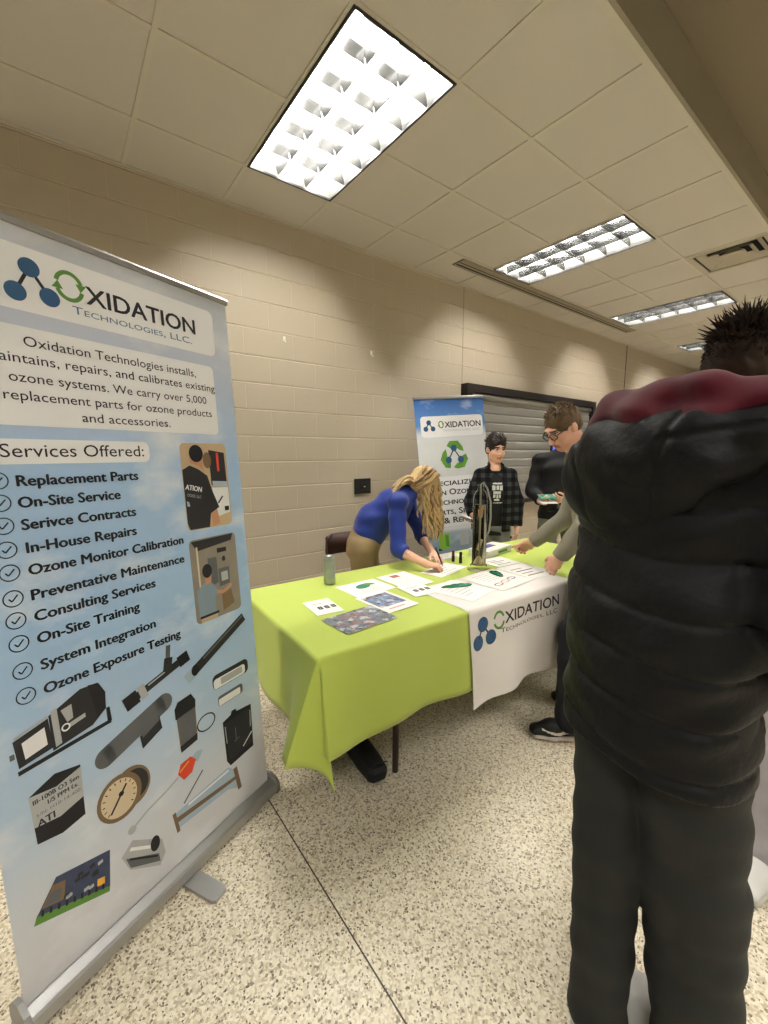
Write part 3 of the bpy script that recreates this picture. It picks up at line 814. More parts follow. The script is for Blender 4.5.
# printed photograph: person at a bench
pr.rrect(X(.267), Z(1.213), X(.070), Z(1.524), .018, I_tan, 1)
pr.poly(S([(.150, 1.50), (.080, 1.49), (.078, 1.36), (.150, 1.37)]), I_dark, 2); pr.poly(S([(.118, 1.49), (.108, 1.49), (.108, 1.42), (.118, 1.42)]), I_red, 3)
pr.ell(X(.160), Z(1.462), .018, .03, I_bronze, 3)
pr.poly(S([(.145, 1.385), (.078, 1.38), (.078, 1.36), (.145, 1.365)]), I_clear, 3); pr.poly(S([(.15, 1.36), (.075, 1.358), (.075, 1.26), (.13, 1.25)]), I_white, 2)
pr.poly(S([(.266, 1.43), (.235, 1.445), (.20, 1.43), (.165, 1.405), (.15, 1.35), (.125, 1.285), (.165, 1.265), (.175, 1.215), (.258, 1.216), (.266, 1.24)]), I_dark, 4)
pr.poly(S([(.235, 1.455), (.195, 1.44), (.178, 1.42), (.182, 1.47), (.232, 1.48)]), I_skin, 5); pr.ell(X(.205), Z(1.487), .029, .031, I_ink, 6)
pr.poly(S([(.165, 1.266), (.135, 1.275), (.128, 1.222), (.16, 1.217)]), I_skin, 5)
pr.text('ATION', X(.262), X(.196), Z(1.362), .018, I_white, 6, bold=.04, rot=-.22); pr.text('OGIES, LLC', X(.258), X(.20), Z(1.337), .010, I_lgrey, 6, rot=-.22)
pr.poly(S([(.262, 1.32), (.252, 1.315), (.25, 1.30), (.26, 1.30)]), I_lgrey, 6)
pr.line(S([(.128, 1.30), (.105, 1.325)]), .006, I_ink, 5); pr.poly(S([(.10, 1.285), (.08, 1.285), (.08, 1.268), (.10, 1.268)]), I_ink, 5)
# printed photograph: person at an open steel cabinet
pr.rrect(X(.270), Z(.868), X(.063), Z(1.178), .018, I_steel, 1)
pr.poly(S([(.262, 1.172), (.075, 1.175), (.085, 1.15), (.24, 1.135)]), I_dark, 2)
pr.poly(S([(.155, 1.13), (.112, 1.128), (.112, 1.112), (.155, 1.112)]), I_ink, 3); pr.poly(S([(.245, 1.15), (.238, 1.15), (.238, .98), (.245, .98)]), I_cream, 3)
pr.poly(S([(.20, 1.10), (.160, 1.098), (.160, 1.00), (.20, .99)]), I_grey, 2); pr.poly(S([(.157, 1.05), (.105, 1.05), (.108, .985), (.157, .98)]), I_grey, 3)
pr.poly(S([(.146, 1.035), (.115, 1.035), (.115, 1.0), (.146, 1.0)]), I_lgrey, 4); pr.ell(X(.128), Z(1.085), .008, .010, I_dark, 4)
pr.poly(S([(.15, .95), (.105, .96), (.095, .90), (.15, .885)]), I_bronze, 2)
pr.poly(S([(.258, .99), (.225, 1.015), (.19, 1.005), (.165, .97), (.168, .955), (.182, .955), (.182, .885), (.256, .885)]), I_shirt, 5)
pr.line(S([(.172, .965), (.142, .958), (.112, .972)]), .013, I_skin, 6); pr.ell(X(.110), Z(.974), .009, .008, I_skin, 6); pr.poly(S([(.222, 1.05), (.19, 1.045), (.194, 1.008), (.218, 1.005)]), I_skin, 6)
pr.ell(X(.208), Z(1.055), .021, .026, I_ink, 7); pr.poly(S([(.255, .893), (.17, .893), (.173, .884), (.255, .884)]), I_ink, 6); pr.poly(S([(.253, .884), (.176, .884), (.18, .87), (.25, .869)]), I_tan, 6)
# gas detector
pr.line(S([(.818, .677), (.59, .690)]), .012, I_ink, 2); pr.poly(S([(.60, .735), (.59, .735), (.588, .69), (.60, .69)]), I_ink, 2)
pr.poly(S([(.74, .790), (.66, .825), (.615, .822), (.597, .785), (.60, .735), (.64, .705), (.74, .690)]), I_dark, 3)
pr.poly(S([(.640, .826), (.612, .820), (.597, .785), (.60, .74), (.625, .72)]), I_ink, 4)
pr.poly(S([(.820, .765), (.742, .785), (.738, .700), (.815, .690)]), I_dark, 4); pr.poly(S([(.803, .752), (.752, .766), (.750, .716), (.800, .706)]), I_white, 5)
pr.poly(S([(.735, .80), (.72, .803), (.718, .70), (.733, .697)]), I_lgrey, 5); pr.poly(S([(.712, .79), (.685, .795), (.685, .755), (.70, .75)]), I_lgrey, 5)
pr.poly(S([(.695, .745), (.655, .752), (.655, .74), (.695, .732)]), I_lgrey, 5); pr.ring(X(.705), Z(.738), .011, .011, .004, I_white, 6)
pr.line(S([(.817, .772), (.743, .790)]), .006, I_lgrey, 5); pr.poly(S([(.83, .735), (.82, .735), (.82, .72), (.83, .72)]), I_grey, 4)
# injector
pr.line(S([(.545, .712), (.325, .775)]), .026, I_dark, 2); pr.line(S([(.548, .711), (.505, .723)]), .046, I_ink, 3); pr.line(S([(.358, .766), (.318, .777)]), .040, I_ink, 3)
pr.line(S([(.500, .725), (.478, .731)]), .048, I_lgrey, 3); pr.line(S([(.400, .757), (.388, .842)]), .016, I_grey, 3); pr.line(S([(.402, .755), (.392, .800)]), .030, I_dark, 4)
pr.line(S([(.47, .740), (.41, .757)]), .005, I_lgrey, 4)
# tube
pr.line(S([(.335, .690), (.29, .714)]), .040, I_clear, 2); pr.line(S([(.300, .709), (.058, .828)]), .036, I_dark, 3); pr.line(S([(.26, .738), (.065, .834)]), .008, I_grey, 4); pr.ell(X(.298), Z(.710), .015, .020, I_ink, 4)
# metal sleeves
pr.rrect(X(.232), Z(.594), X(.058), Z(.652), .02, I_dark, 2); pr.rrect(X(.228), Z(.596), X(.075), Z(.635), .012, I_white, 3); pr.rrect(X(.195), Z(.604), X(.09), Z(.630), .004, I_lgrey, 4)
pr.rrect(X(.216), Z(.522), X(.095), Z(.562), .012, I_grey, 2); pr.rrect(X(.213), Z(.524), X(.108), Z(.551), .006, I_white, 3)
# grey cartridge
pr.line(S([(.618, .588), (.425, .655)]), .062, I_grey, 2); pr.ell(X(.618), Z(.588), .030, .031, I_grey, 2); pr.ell(X(.425), Z(.655), .030, .031, I_grey, 2)
pr.poly(S([(.515, .590), (.445, .622), (.44, .575), (.51, .545)]), I_dark, 3); pr.poly(S([(.508, .596), (.448, .622), (.447, .607), (.506, .580)]), I_grey, 4)
# filter and ring
pr.poly(S([(.388, .585), (.312, .600), (.316, .462), (.384, .452)]), I_bronze, 2); pr.poly(S([(.384, .575), (.318, .588), (.320, .48), (.380, .47)]), I_grey, 3)
pr.poly(S([(.392, .610), (.378, .630), (.325, .635), (.310, .605), (.312, .580), (.392, .572)]), I_ink, 4); pr.poly(S([(.386, .47), (.316, .480), (.318, .455), (.384, .446)]), I_ink, 4)
pr.ring(X(.275), Z(.497), .040, .032, .005, I_ink, 3)
# black module
pr.poly(S([(.205, .452), (.165, .462), (.16, .475), (.14, .474), (.135, .462), (.062, .452), (.068, .270), (.188, .262), (.203, .290)]), I_ink, 2)
pr.poly(S([(.198, .44), (.075, .44), (.078, .29), (.188, .285)]), I_dark, 3); pr.line(S([(.150, .40), (.150, .345)]), .004, I_grey, 4); pr.line(S([(.16, .345), (.135, .352)]), .004, I_grey, 4)
pr.line(S([(.197, .43), (.195, .36)]), .004, I_lgrey, 4); pr.line(S([(.07, .43), (.075, .36)]), .004, I_lgrey, 4)
# sensor barrel with a label
pr.poly(S([(.806, .602), (.745, .627), (.684, .612), (.688, .462), (.745, .452), (.802, .466)]), I_ink, 2)
pr.poly(S([(.806, .602), (.745, .590), (.684, .606), (.686, .517), (.745, .502), (.804, .514)]), I_lgrey, 3)
pr.text('III-100B O3 Sen', X(.799), X(.692), Z(.576), .012, I_ink, 4, bold=.04); pr.text('1/5 PPM f.s.', X(.768), X(.696), Z(.557), .012, I_ink, 4, bold=.04)
pr.text('S/N: H10-14-400', X(.796), X(.692), Z(.538), .009, I_grey, 4); pr.text('ATI', X(.796), X(.757), Z(.510), .019, I_ink, 4, bold=.04)
# pressure gauge
pr.ell(X(.556), Z(.448), .058, .066, I_bronze, 2, .3); pr.ell(X(.545), Z(.45), .040, .05, I_dark, 3, .3); pr.ell(X(.594), Z(.440), .066, .072, I_bronze, 4, .2); pr.ell(X(.596), Z(.440), .053, .059, I_cream, 5, .2)
pr.line(S([(.625, .405), (.572, .472)]), .006, I_ink, 6); pr.ell(X(.59), Z(.45), .008, .008, I_ink, 7)
for a in range(-40, 240, 20):
    c, q = math.cos(math.radians(a)), math.sin(math.radians(a)); pr.line([(X(.596)+.042*c, Z(.440)+.047*q), (X(.596)+.049*c, Z(.440)+.055*q)], .003, I_ink, 6)
# red probe with its cable
pr.line(S([(.571, .312), (.52, .335), (.45, .352), (.405, .368)]), .007, I_lgrey, 2); pr.ell(X(.572), Z(.311), .013, .013, I_lgrey, 3)
pr.poly(S([(.360, .40), (.325, .415), (.30, .405), (.325, .375)]), I_clear, 2); pr.poly(S([(.405, .378), (.392, .408), (.352, .412), (.332, .388), (.352, .352), (.385, .345)]), I_red, 3); pr.line(S([(.398, .382), (.36, .40)]), .006, I_orange, 4)
# glass chamber
pr.poly(S([(.43, .250), (.20, .262), (.155, .215), (.165, .150), (.21, .175), (.425, .190)]), I_clear, 2); pr.poly(S([(.425, .232), (.17, .205), (.17, .19), (.425, .213)]), I_bronze, 3)
pr.line(S([(.435, .255), (.425, .178)]), .012, I_bronze, 4); pr.line(S([(.17, .24), (.155, .140)]), .018, I_bronze, 4); pr.line(S([(.395, .262), (.36, .29), (.31, .33)]), .006, I_grey, 3); pr.line(S([(.12, .30), (.07, .335)]), .006, I_white, 3)
pr.line(S([(.38, .245), (.2, .25)]), .008, I_white, 3)
# circuit board
pr.poly(S([(.835, .258), (.655, .180), (.652, .196), (.826, .280)]), I_green, 2); pr.poly(S([(.826, .278), (.652, .196), (.640, .305), (.775, .345)]), I_pcb, 3)
pr.poly(S([(.815, .288), (.765, .268), (.755, .318), (.785, .330)]), I_bronze, 4); pr.poly(S([(.808, .290), (.772, .276), (.765, .305), (.79, .315)]), I_grey, 5)
pr.poly(S([(.685, .225), (.665, .216), (.662, .238), (.682, .246)]), I_orange, 4)
for k in range(9): pr.line(S([(.815-.018*k, .268-.008*k), (.813-.018*k, .284-.008*k)]), .006, I_ink, 5)
for k in range(14):
    a, b = RNG.uniform(.66, .76), RNG.uniform(.23, .30); b = max(b, .21+(a-.65)*.5); pr.rrect(X(a+.008), Z(b), X(a-.006), Z(b+.010), .002, I_dark if k % 3 else I_lgrey, 4)
# flow block
pr.poly(S([(.612, .250), (.575, .278), (.485, .205), (.478, .150), (.50, .120), (.592, .190)]), I_lgrey, 2); pr.poly(S([(.60, .235), (.50, .165), (.498, .135), (.59, .195)]), I_grey, 3); pr.line(S([(.585, .255), (.50, .192)]), .010, I_white, 3)
pr.ell(X(.508), Z(.208), .016, .026, I_ink, 4); pr.line(S([(.59, .225), (.505, .160)]), .006, I_ink, 4)
mb.build('printed_sheet', B1, (0, 0, .10), (math.radians(-3.3), 0, 0))
mb = MB(M_alu)
mb.prism([(-.007, -.020), (.007, -.020), (.009, -.006), (.006, .0), (-.006, .0), (-.009, -.006)], -.458, .424, xf=lambda p: (p[2], p[0], p[1]))
mb.build('top_rail', B1, (0, math.tan(math.radians(3.3))*1.975, .10+1.972), (math.radians(-3.3), 0, 0))

B2 = thing('rollup_banner', 'smaller blue and white roll-up banner with recycling arrows, behind the blond hair', 'banner', (3.085, 2.655, 0), math.radians(-19.9))
mb = MB(M_alu); mb.prism([(-.055, .008), (-.05, .06), (-.02, .085), (.02, .085), (.05, .06), (.055, .008)], -.38, .38, xf=lambda p: (p[2], p[0], p[1])); mb.build('cassette', B2)
mb = MB(M_alu); mb.box((0, -.02, .007), (.05, .24, .012)); mb.build('foot', B2)
mb = MB(M_alu); mb.tube([(0, .03, .08), (-.11, .235, 2.0)], .011, 10); mb.build('pole', B2)
M_sky2 = sky_sheet('printed blue vinyl', [(0, (120, 140, 165)), (.30, (140, 158, 176)), (.345, (168, 182, 194)), (.36, (222, 224, 224)), (.60, (226, 227, 226)), (.82, (206, 212, 218)), (.87, (96, 142, 200)), (1, (58, 108, 182))], 1.97, .55, 8.0, (226, 228, 230))
I_cell = mat('whitewash ink', (214, 216, 214), rough=.55, var=.06, vscale=9)
I_leaf = mat('leaf green ink', (96, 150, 44), rough=.5, var=.3, vscale=18)
I_lime = mat('lime ink', (136, 190, 60), rough=.5)
W2 = .37
mb = MB(M_sky2)
mb.add([(-W2, 0, 0), (W2, 0, 0), (W2, 0, 1.97), (-W2, 0, 1.97), (-W2, .0006, 0), (W2, .0006, 0), (W2, .0006, 1.97), (-W2, .0006, 1.97)],
       [(0, 1, 2, 3), (5, 4, 7, 6), (1, 5, 6, 2), (4, 0, 3, 7), (3, 2, 6, 7)])
pr = Print(mb, .0006)
X2 = lambda u: u-W2; Z2 = lambda z: z-.06
pr.rrect(X2(.05), Z2(1.665), X2(.715), Z2(1.865), .035, I_white)
pr.rrect(X2(.03), Z2(1.285), X2(.735), Z2(1.650), .02, I_cell); pr.rrect(X2(.04), Z2(.80), X2(.73), Z2(1.275), .02, I_white)
molecule(pr, [(X2(.135), Z2(1.805)), (X2(.10), Z2(1.745)), (X2(.175), Z2(1.745))], .024, I_blue, .010, 2)
arrow_o(pr, X2(.262), Z2(1.782), .030, .036, .011, 2)
pr.text('XIDATION', X2(.30), X2(.69), Z2(1.752), .056, I_ink, 2, bold=.03)
pr.text('Technologies, LLC', X2(.275), X2(.68), Z2(1.715), .022, I_clear, 2, caps=True)
# recycling triangle of three leafy arrows with a molecule inside
cx, cz, q = X2(.375), Z2(1.475), .135
for a in (90, 210, 330):
    c, s_ = math.cos(math.radians(a)), math.sin(math.radians(a))
    Rm = lambda px, pz: (cx+px*s_+pz*c, cz-px*c+pz*s_)
    pr.poly([Rm(-.075, .10), Rm(-.04, .145), Rm(.05, .145), Rm(.095, .085), Rm(.105, .04), Rm(.055, .055), Rm(.02, .085), Rm(-.03, .07)], I_leaf, 2)
    pr.poly([Rm(-.075, .10), Rm(-.03, .07), Rm(-.005, .105), Rm(-.04, .145)], I_green, 3)
    pr.ell(*Rm(0, .075), .032, .032, I_blue, 4)
pr.line([(cx, cz+.07), (cx-.07, cz-.045)], .012, I_ink, 3); pr.line([(cx, cz+.07), (cx+.07, cz-.045)], .012, I_ink, 3)
for t_, a, b, z in (('Specializing', .085, .665, 1.195), ('in Ozone', .185, .565, 1.105), ('Technology', .115, .635, 1.010), ('Parts, Service', .085, .665, .915), ('& Repair', .205, .555, .830)):
    pr.text(t_, X2(a), X2(b), Z2(z), .056, I_ink, 2, caps=True, bold=.04)
pr.rrect(X2(.135), Z2(.585), X2(.245), Z2(.735), .006, I_lime, 2); pr.poly([(X2(.20), Z2(.715)), (X2(.235), Z2(.715)), (X2(.235), Z2(.60)), (X2(.20), Z2(.61))], I_green, 3)
pr.poly([(X2(.12), Z2(.60)), (X2(.165), Z2(.575)), (X2(.12), Z2(.57))], I_ink, 3); pr.rrect(X2(.355), Z2(.60), X2(.45), Z2(.74), .006, I_lgrey, 2)
mb.build('printed_sheet', B2, (.0, 0, .06), (math.radians(-6.4), math.radians(-3.8), 0))
mb = MB(M_alu); mb.box((0, 0, 0), (.75, .02, .026), bev=.004); mb.build('top_rail', B2, (-.131, .2195, 2.022), (math.radians(-6.4), math.radians(-3.8), 0))

# ---------------------------------------------------------------- table, cloths, chair, bags
TL, TW, TZ, TR = 2.46, .91, .75, math.radians(-2.5)
TO = (.69, 1.285)
def tb(s, t, z=TZ):           # table frame to the room
    c, q = math.cos(TR), math.sin(TR); return (TO[0]+s*c-t*q, TO[1]+s*q+t*c, z)
M_ttop = mat('grey table top', (150, 146, 138), rough=.5); M_brown = mat('brown enamel steel', (62, 40, 32), rough=.4, metal=.2)
t = thing('folding_table', 'long folding table hidden under the green cloth, one brown leg showing', 'table', (*TO, 0), TR)
mb = MB(M_ttop); mb.box((TL/2, TW/2, .725), (TL-.03, TW-.03, .032), bev=.01); mb.build('tabletop', t)
for xs in (.44, TL-.44):
    for ys in (.12, TW-.12):
        mb = MB(M_brown); mb.tube([(xs, ys, .71), (xs+.004, ys, .36), (xs, ys, .0)], .0145, 12); mb.build('leg', t)
    mb = MB(M_brown); mb.tube([(xs, .12, .25), (xs, TW-.12, .25)], .010, 10); mb.tube([(xs, TW/2, .25), (xs+(.4 if xs < 1 else -.4), TW/2, .70)], .008, 8); mb.build('brace', t)

M_lime = mat('lime green cloth', (184, 201, 94), rough=.85, spec=.15, sheen=.2, var=.03, vscale=5, bump=.12, bscale=500, bdist=.001)
def cloth_mesh(name, L, W, hang, hs, fold, m, z0=TZ, s0=None, s1=None, t1=None, back=True, parent=None):
    pass
def drape(s, t):
    """where a point of the cloth lies: (x, y, z) in the table frame; s, t run over the flat cloth"""
    cs, ct = min(max(s, 0), TL), min(max(t, 0), TW); ds, dt = s-cs, t-ct; r = math.hypot(ds, dt)
    if r < 1e-6: return (s, t, TZ+.0006*math.sin(9*s)*math.sin(11*t))
    nx, ny = ds/r, dt/r; rr = .014
    if r < rr*1.57:
        a = r/rr; out, dz = rr*math.sin(a), rr*(1-math.cos(a))
    else:
        out, dz = rr, rr+(r-rr*1.57)
    k = max(0, r-.03)/.37
    if ds != 0 and dt != 0:          # corner flap
        th = math.atan2(abs(dt), abs(ds)); out += k*(.018+.05*math.sin(2*th)*.4)
        if ds < 0 and dt < 0:
            b = k*.115*math.exp(-((th)/.40)**2)-.060*k*math.sin(2*th); u_ = max(0, th/(math.pi/2)-.5)*2; return (cs+nx*out-b, ct+ny*out+.04*k*math.sin(math.pi*u_), TZ-dz)
    elif ds < 0:
        out += k*(.012+.012*math.sin(t*14+1)+.10*math.exp(-((t-.03)/.13)**2)*1.0+.03*math.exp(-((t-TW)/.1)**2))
    elif ds > 0:
        out += k*(.015+.012*math.sin(t*13))
    elif dt < 0:
        out += k*(.016+.014*math.sin(s*8.2+.6)+.009*math.sin(s*17+2))+.02*k*math.exp(-(s/.15)**2)
    else:
        out += k*(.012+.010*math.sin(s*9))
    return (cs+nx*out, ct+ny*out, TZ-dz)
def ticks(a, b, step, extra=()):
    n = max(1, int(round((b-a)/step))); return sorted(set([round(a+(b-a)*i/n, 5) for i in range(n+1)]+[round(e, 5) for e in extra if a <= e <= b]))
def cloth(name, s_rng, t_rng, m, lift=0.0, step=.03, fn=drape, thick=.0012):
    near = [q+w for q in (0, TL) for w in (-.022, -.012, -.006, 0, .006)]
    nt_ = [q+w for q in (0, TW) for w in (-.022, -.012, -.006, 0, .006)]
    ss, ts = ticks(*s_rng, step, near), ticks(*t_rng, step, nt_)
    vs = [fn(s, t) for s in ss for t in ts]; n = len(ts)
    if lift:
        out = []
        for s in ss:
            for t in ts:
                x, y, z = fn(s, t); ct = min(max(t, 0), TW); r = max(0, -t)
                g = min(1, r/.02); out.append((x, y-lift*g, z+lift*(1-g)))
        vs = out
    fs = [(i*n+j, (i+1)*n+j, (i+1)*n+j+1, i*n+j+1) for i in range(len(ss)-1) for j in range(n-1)]
    mb = MB(m); mb.add(vs, fs, None, True); return mb
tc_ = cloth('tablecloth', (-.392, TL+.392), (-.388, TW+.40), M_lime).build('tablecloth', None, (*TO, 0), (0, 0, TR))
so = tc_.modifiers.new('thickness', 'SOLIDIFY'); so.thickness = .0014; so.offset = -1
tag(tc_, 'lime green tablecloth hanging to a low pointed corner over the long table', 'tablecloth')

M_runner = mat('white runner cloth', (226, 221, 214), rough=.8, spec=.15, bump=.1, bscale=400, bdist=.001)
def drape_r(s, t):
    x, y, z = drape(s, t)
    if t < -.03: y -= (.006*math.sin(s*19+.5)+.006)*min(1, (-t)/.3)
    return (x, y, z)
R0, R1 = .765, 1.63
mb = cloth('runner', (R0, R1), (-.475, .385), M_runner, lift=.0035, fn=drape_r)
def on_runner(p):
    x, y, z = p; t = -(TZ-z+.008); X_, Y_, Z_ = drape_r(x, t); return (x, Y_-.0035-.0009+y, z)
pr = Print(mb, .0005, 0, on_runner)
molecule(pr, [(.856, .672), (.818, .590), (.911, .597)], .037, I_blue, .009, 1)
pr.ring(.972, .668, .041, .047, .013, I_green, 1, 20, 165); pr.ring(.972, .668, .041, .047, .013, I_green, 1, 200, 345)
pr.text('XIDATION', 1.016, 1.482, .642, .058, I_ink, 1, bold=.03); pr.text('Technologies, LLC', .980, 1.462, .600, .024, I_ink, 1, caps=True)
rn = mb.build('table_runner', None, (*TO, 0), (0, 0, TR))
tag(rn, 'white table runner with blue ball logo hanging over the front of the green cloth', 'table runner')

# brown folding chair behind the table
t = thing('folding_chair', 'brown metal folding chair behind the table by the block wall', 'chair', (1.885, 2.80, 0), math.radians(-8))
for s in (-1, 1):
    mb = MB(M_brown); mb.tube([(s*.215, -.26, 0), (s*.205, .02, .43), (s*.195, .19, .70), (s*.18, .215, .80), (s*.13, .225, .845)], .011, 10); mb.build('leg', t)
    mb = MB(M_brown); mb.tube([(s*.19, .27, 0), (s*.185, .10, .28), (s*.18, -.14, .435)], .011, 10); mb.build('leg', t)
mb = MB(M_brown); mb.box((0, -.01, .437), (.37, .38, .022), bev=.01); mb.build('seat', t)
mb = MB(M_brown)
n = 12; vs = []; 
for i in range(n+1):
    a = -1+2*i/n; yy = .225-.02*(1-a*a)*-1; zt = .85-.03*abs(a)**4
    vs += [(a*.185, yy-.012, .665), (a*.185, yy+.004, zt), (a*.185, yy-.006, .665), (a*.185, yy+.010, zt)]
fs = []
for i in range(n):
    o = 4*i; fs += [(o, o+4, o+5, o+1), (o+2, o+3, o+7, o+6), (o+1, o+5, o+7, o+3), (o, o+2, o+6, o+4)]
fs += [(0, 1, 3, 2), (4*n, 4*n+2, 4*n+3, 4*n+1)]
mb.add(vs, fs, None, True); mb.build('backrest', t); t.scale = (1, 1, .955)
for p0, p1 in (((-.19, .25, .05), (.19, .25, .05)), ((-.205, -.2, .09), (.205, -.2, .09))): mb = MB(M_brown); mb.tube([p0, p1], .008, 8); mb.build('crossbar', t)

# black bags on the floor under the table
M_nyl = mat('black nylon', (16, 16, 18), rough=.6, bump=.3, bscale=30, bdist=.004)
def bag(name, label, c, d, rz, strap):
    t = thing(name, label, 'bag', (c[0], c[1], 0), rz)
    mb = MB(M_nyl); mb.box((0, 0, d[2]/2+.002), d, bev=min(d[2]*.3, .03)); b = mb.build('body', t)
    md = b.modifiers.new('round', 'SUBSURF'); md.levels = md.render_levels = 1
    mb = MB(M_blk); mb.tube([(-d[0]/2+.02, -d[1]/2+.02, d[2]+.004), (0, -d[1]/2+.03, d[2]+.005), (d[0]/2-.02, -d[1]/2+.02, d[2]+.004)], .003, 6); mb.build('zip', t)
    mb = MB(M_nyl); w = d[1]*.25
    mb.tube([(0, -w, d[2]), (0, -w*.9, d[2]+.03), (0, 0, d[2]+.045), (0, w*.9, d[2]+.03), (0, w, d[2])], .009, 8, flat=.4); mb.build('strap', t)
    return t
bag('carry_bag', 'long narrow black bag sticking out from under the table beside the brown leg', (1.060, 1.615), (.13, .55, .10), math.radians(-9), 0)
bag('carry_bag', 'black bag lying behind the pointed corner of the green cloth', (.895, 1.735), (.18, .16, .11), 0, 0)

# ---------------------------------------------------------------- papers on the table
M_paper = mat('white paper', (236, 233, 226), rough=.7)
G_line = mat('grey print', (140, 138, 138), rough=.7); G_dark = mat('dark print', (48, 46, 48), rough=.7)
G_teal = mat('teal print', (50, 130, 110), rough=.6); G_navy = mat('blue print', (54, 92, 140), rough=.6, var=.5, vscale=45)
G_rust = mat('rust print', (170, 92, 76), rough=.6, var=.4, vscale=60); G_rose = mat('rose print', (206, 150, 146), rough=.6); G_viol = mat('violet print', (120, 96, 130), rough=.6)
def collage(name, c1, c2, c3, sc):
    mt = mat(name, c1, rough=.5); nt, b = nodes_of(mt)
    tc = nt.nodes.new('ShaderNodeTexCoord'); v = nt.nodes.new('ShaderNodeTexVoronoi'); v.inputs['Scale'].default_value = sc
    nz = nt.nodes.new('ShaderNodeTexNoise'); nz.inputs['Scale'].default_value = sc*1.4; nz.inputs['Detail'].default_value = 6
    nt.links.new(tc.outputs['Object'], nz.inputs['Vector'])
    ad = nt.nodes.new('ShaderNodeVectorMath'); ad.operation = 'MULTIPLY_ADD'; ad.inputs[1].default_value = (.05, .05, 0)
    nt.links.new(nz.outputs['Color'], ad.inputs[0]); nt.links.new(tc.outputs['Object'], ad.inputs[2]); nt.links.new(ad.outputs[0], v.inputs['Vector'])
    sp = nt.nodes.new('ShaderNodeSeparateColor'); nt.links.new(v.outputs['Color'], sp.inputs[0])
    rp = nt.nodes.new('ShaderNodeValToRGB'); cs = [c1, c2, c3, (60, 62, 66), (190, 196, 200)]
    while len(rp.color_ramp.elements) < 5: rp.color_ramp.elements.new(.5)
    for i, (e, c) in enumerate(zip(rp.color_ramp.elements, cs)): e.position = i*.22; e.color = srgb(*c)
    nt.links.new(sp.outputs[0], rp.inputs[0]); nt.links.new(rp.outputs[0], b.inputs['Base Color']); return mt
G_photo = collage('collage print', (104, 132, 160), (150, 96, 88), (120, 140, 146), 48)
G_photo2 = collage('blue photo print', (70, 105, 150), (130, 165, 200), (120, 80, 76), 50)
def paper(label, quad, lvl, draw=None, name='flyer', th=.0006, cat='flyer'):
    """a sheet given by its four corners (near-left, near-right, far-right, far-left) in the room"""
    q = [Vector((x, y)) for x, y in quad]; c = sum(q, Vector((0, 0)))/4
    ex = ((q[1]-q[0])+(q[2]-q[3]))/2; ey = ((q[3]-q[0])+(q[2]-q[1]))/2
    a = math.atan2(ex.y, ex.x); w, l = ex.length, ey.length
    if ex.x*ey.y-ex.y*ey.x < 0: l = -l
    mb = MB(M_paper); mb.box((0, 0, th/2), (w, abs(l), th))
    pr = Print(mb, .0002, 0, lambda p: (p[0], p[2], th-p[1]))
    if draw: draw(pr, w/2, abs(l)/2)
    o = mb.build(name, None, (c.x, c.y, TZ+.0024+lvl), (0, 0, a))
    return tag(o, label, cat, 'papers on the table')
def d_blocks(pr, w, l):          # grey tone blocks
    for i in range(3):
        x = -w*.45+i*w*.5; pr.rrect(x, -l*.35, x+w*.34, l*.05, .004, G_dark); pr.rrect(x+.008, -l*.28, x+w*.34-.008, -l*.04, .003, G_line, 2)
    pr.line([(-w*.6, l*.45), (w*.3, l*.45)], .006, G_line)
def d_photo(pr, w, l): pr.poly([(-w, -l), (w, -l), (w, l), (-w, l)], G_photo)
def d_photo2(pr, w, l):
    pr.poly([(-w*.82, -l*.45), (w*.82, -l*.45), (w*.82, l*.82), (-w*.82, l*.82)], G_photo2); pr.line([(-w*.6, -l*.7), (w*.4, -l*.7)], .01, G_rose)
def d_leaf(pr, w, l):
    pr.ell(0.0, l*.25, .05, .034, G_teal, 1, .3); pr.ell(.05, l*.38, .034, .018, I_green, 2, -.5)
    for k in range(3): pr.line([(-w*.6, -l*.25-k*.02), (w*.6, -l*.25-k*.02)], .004, G_rose)
def d_text(pr, w, l):
    pr.rrect(-w*.35, l*.45, w*.2, l*.8, .003, G_rust)
    for k in range(8): pr.line([(-w*.75, l*.3-k*.022), (w*.7-(k % 3)*.02, l*.3-k*.022)], .003, G_rose if k % 2 else G_line)
def d_lines(pr, w, l):
    for k in range(6): pr.line([(-w*.6, l*.6-k*.03), (w*.55-(k % 3)*.03, l*.6-k*.03)], .004, G_line)
def d_ovals(pr, w, l):
    for i, g in enumerate((G_rust, G_rose, G_viol)): pr.ring(-w*.5+i*w*.5, -l*.45+i*.01, .036, .020, .009, g, 1)
    for k in range(5): pr.line([(-w*.6, l*.7-k*.026), (w*.6, l*.7-k*.026)], .003, G_line)
def d_table(pr, w, l):
    for k in range(4): pr.rrect(-w*.7, -l*.6+k*l*.32, w*.5-(k % 2)*.05, -l*.52+k*l*.32, .002, G_dark if k % 2 == 0 else G_line)
paper('small white flyer with dark blocks lying nearest the soda can', [(.88, 1.63), (1.00, 1.61), (1.04, 1.81), (.89, 1.82)], 0, d_blocks)
paper('full-colour flyer of blue and red photos at the front edge of the table', [(.87, 1.375), (1.14, 1.38), (1.15, 1.59), (.86, 1.565)], .0028, d_photo)
paper('white flyer framing a blue photo, overlapping the full-colour flyer', [(1.16, 1.45), (1.36, 1.46), (1.32, 1.72), (1.12, 1.71)], .0014, d_photo2)
paper('white flyer with a teal leaf drawing right of the soda can', [(1.16, 1.72), (1.42, 1.72), (1.41, 1.94), (1.15, 1.93)], 0, d_leaf)
paper('white sheet with a small rust photo and pink lines beside the leaf flyer', [(1.45, 1.68), (1.65, 1.66), (1.66, 1.95), (1.43, 1.93)], .0007, d_text)
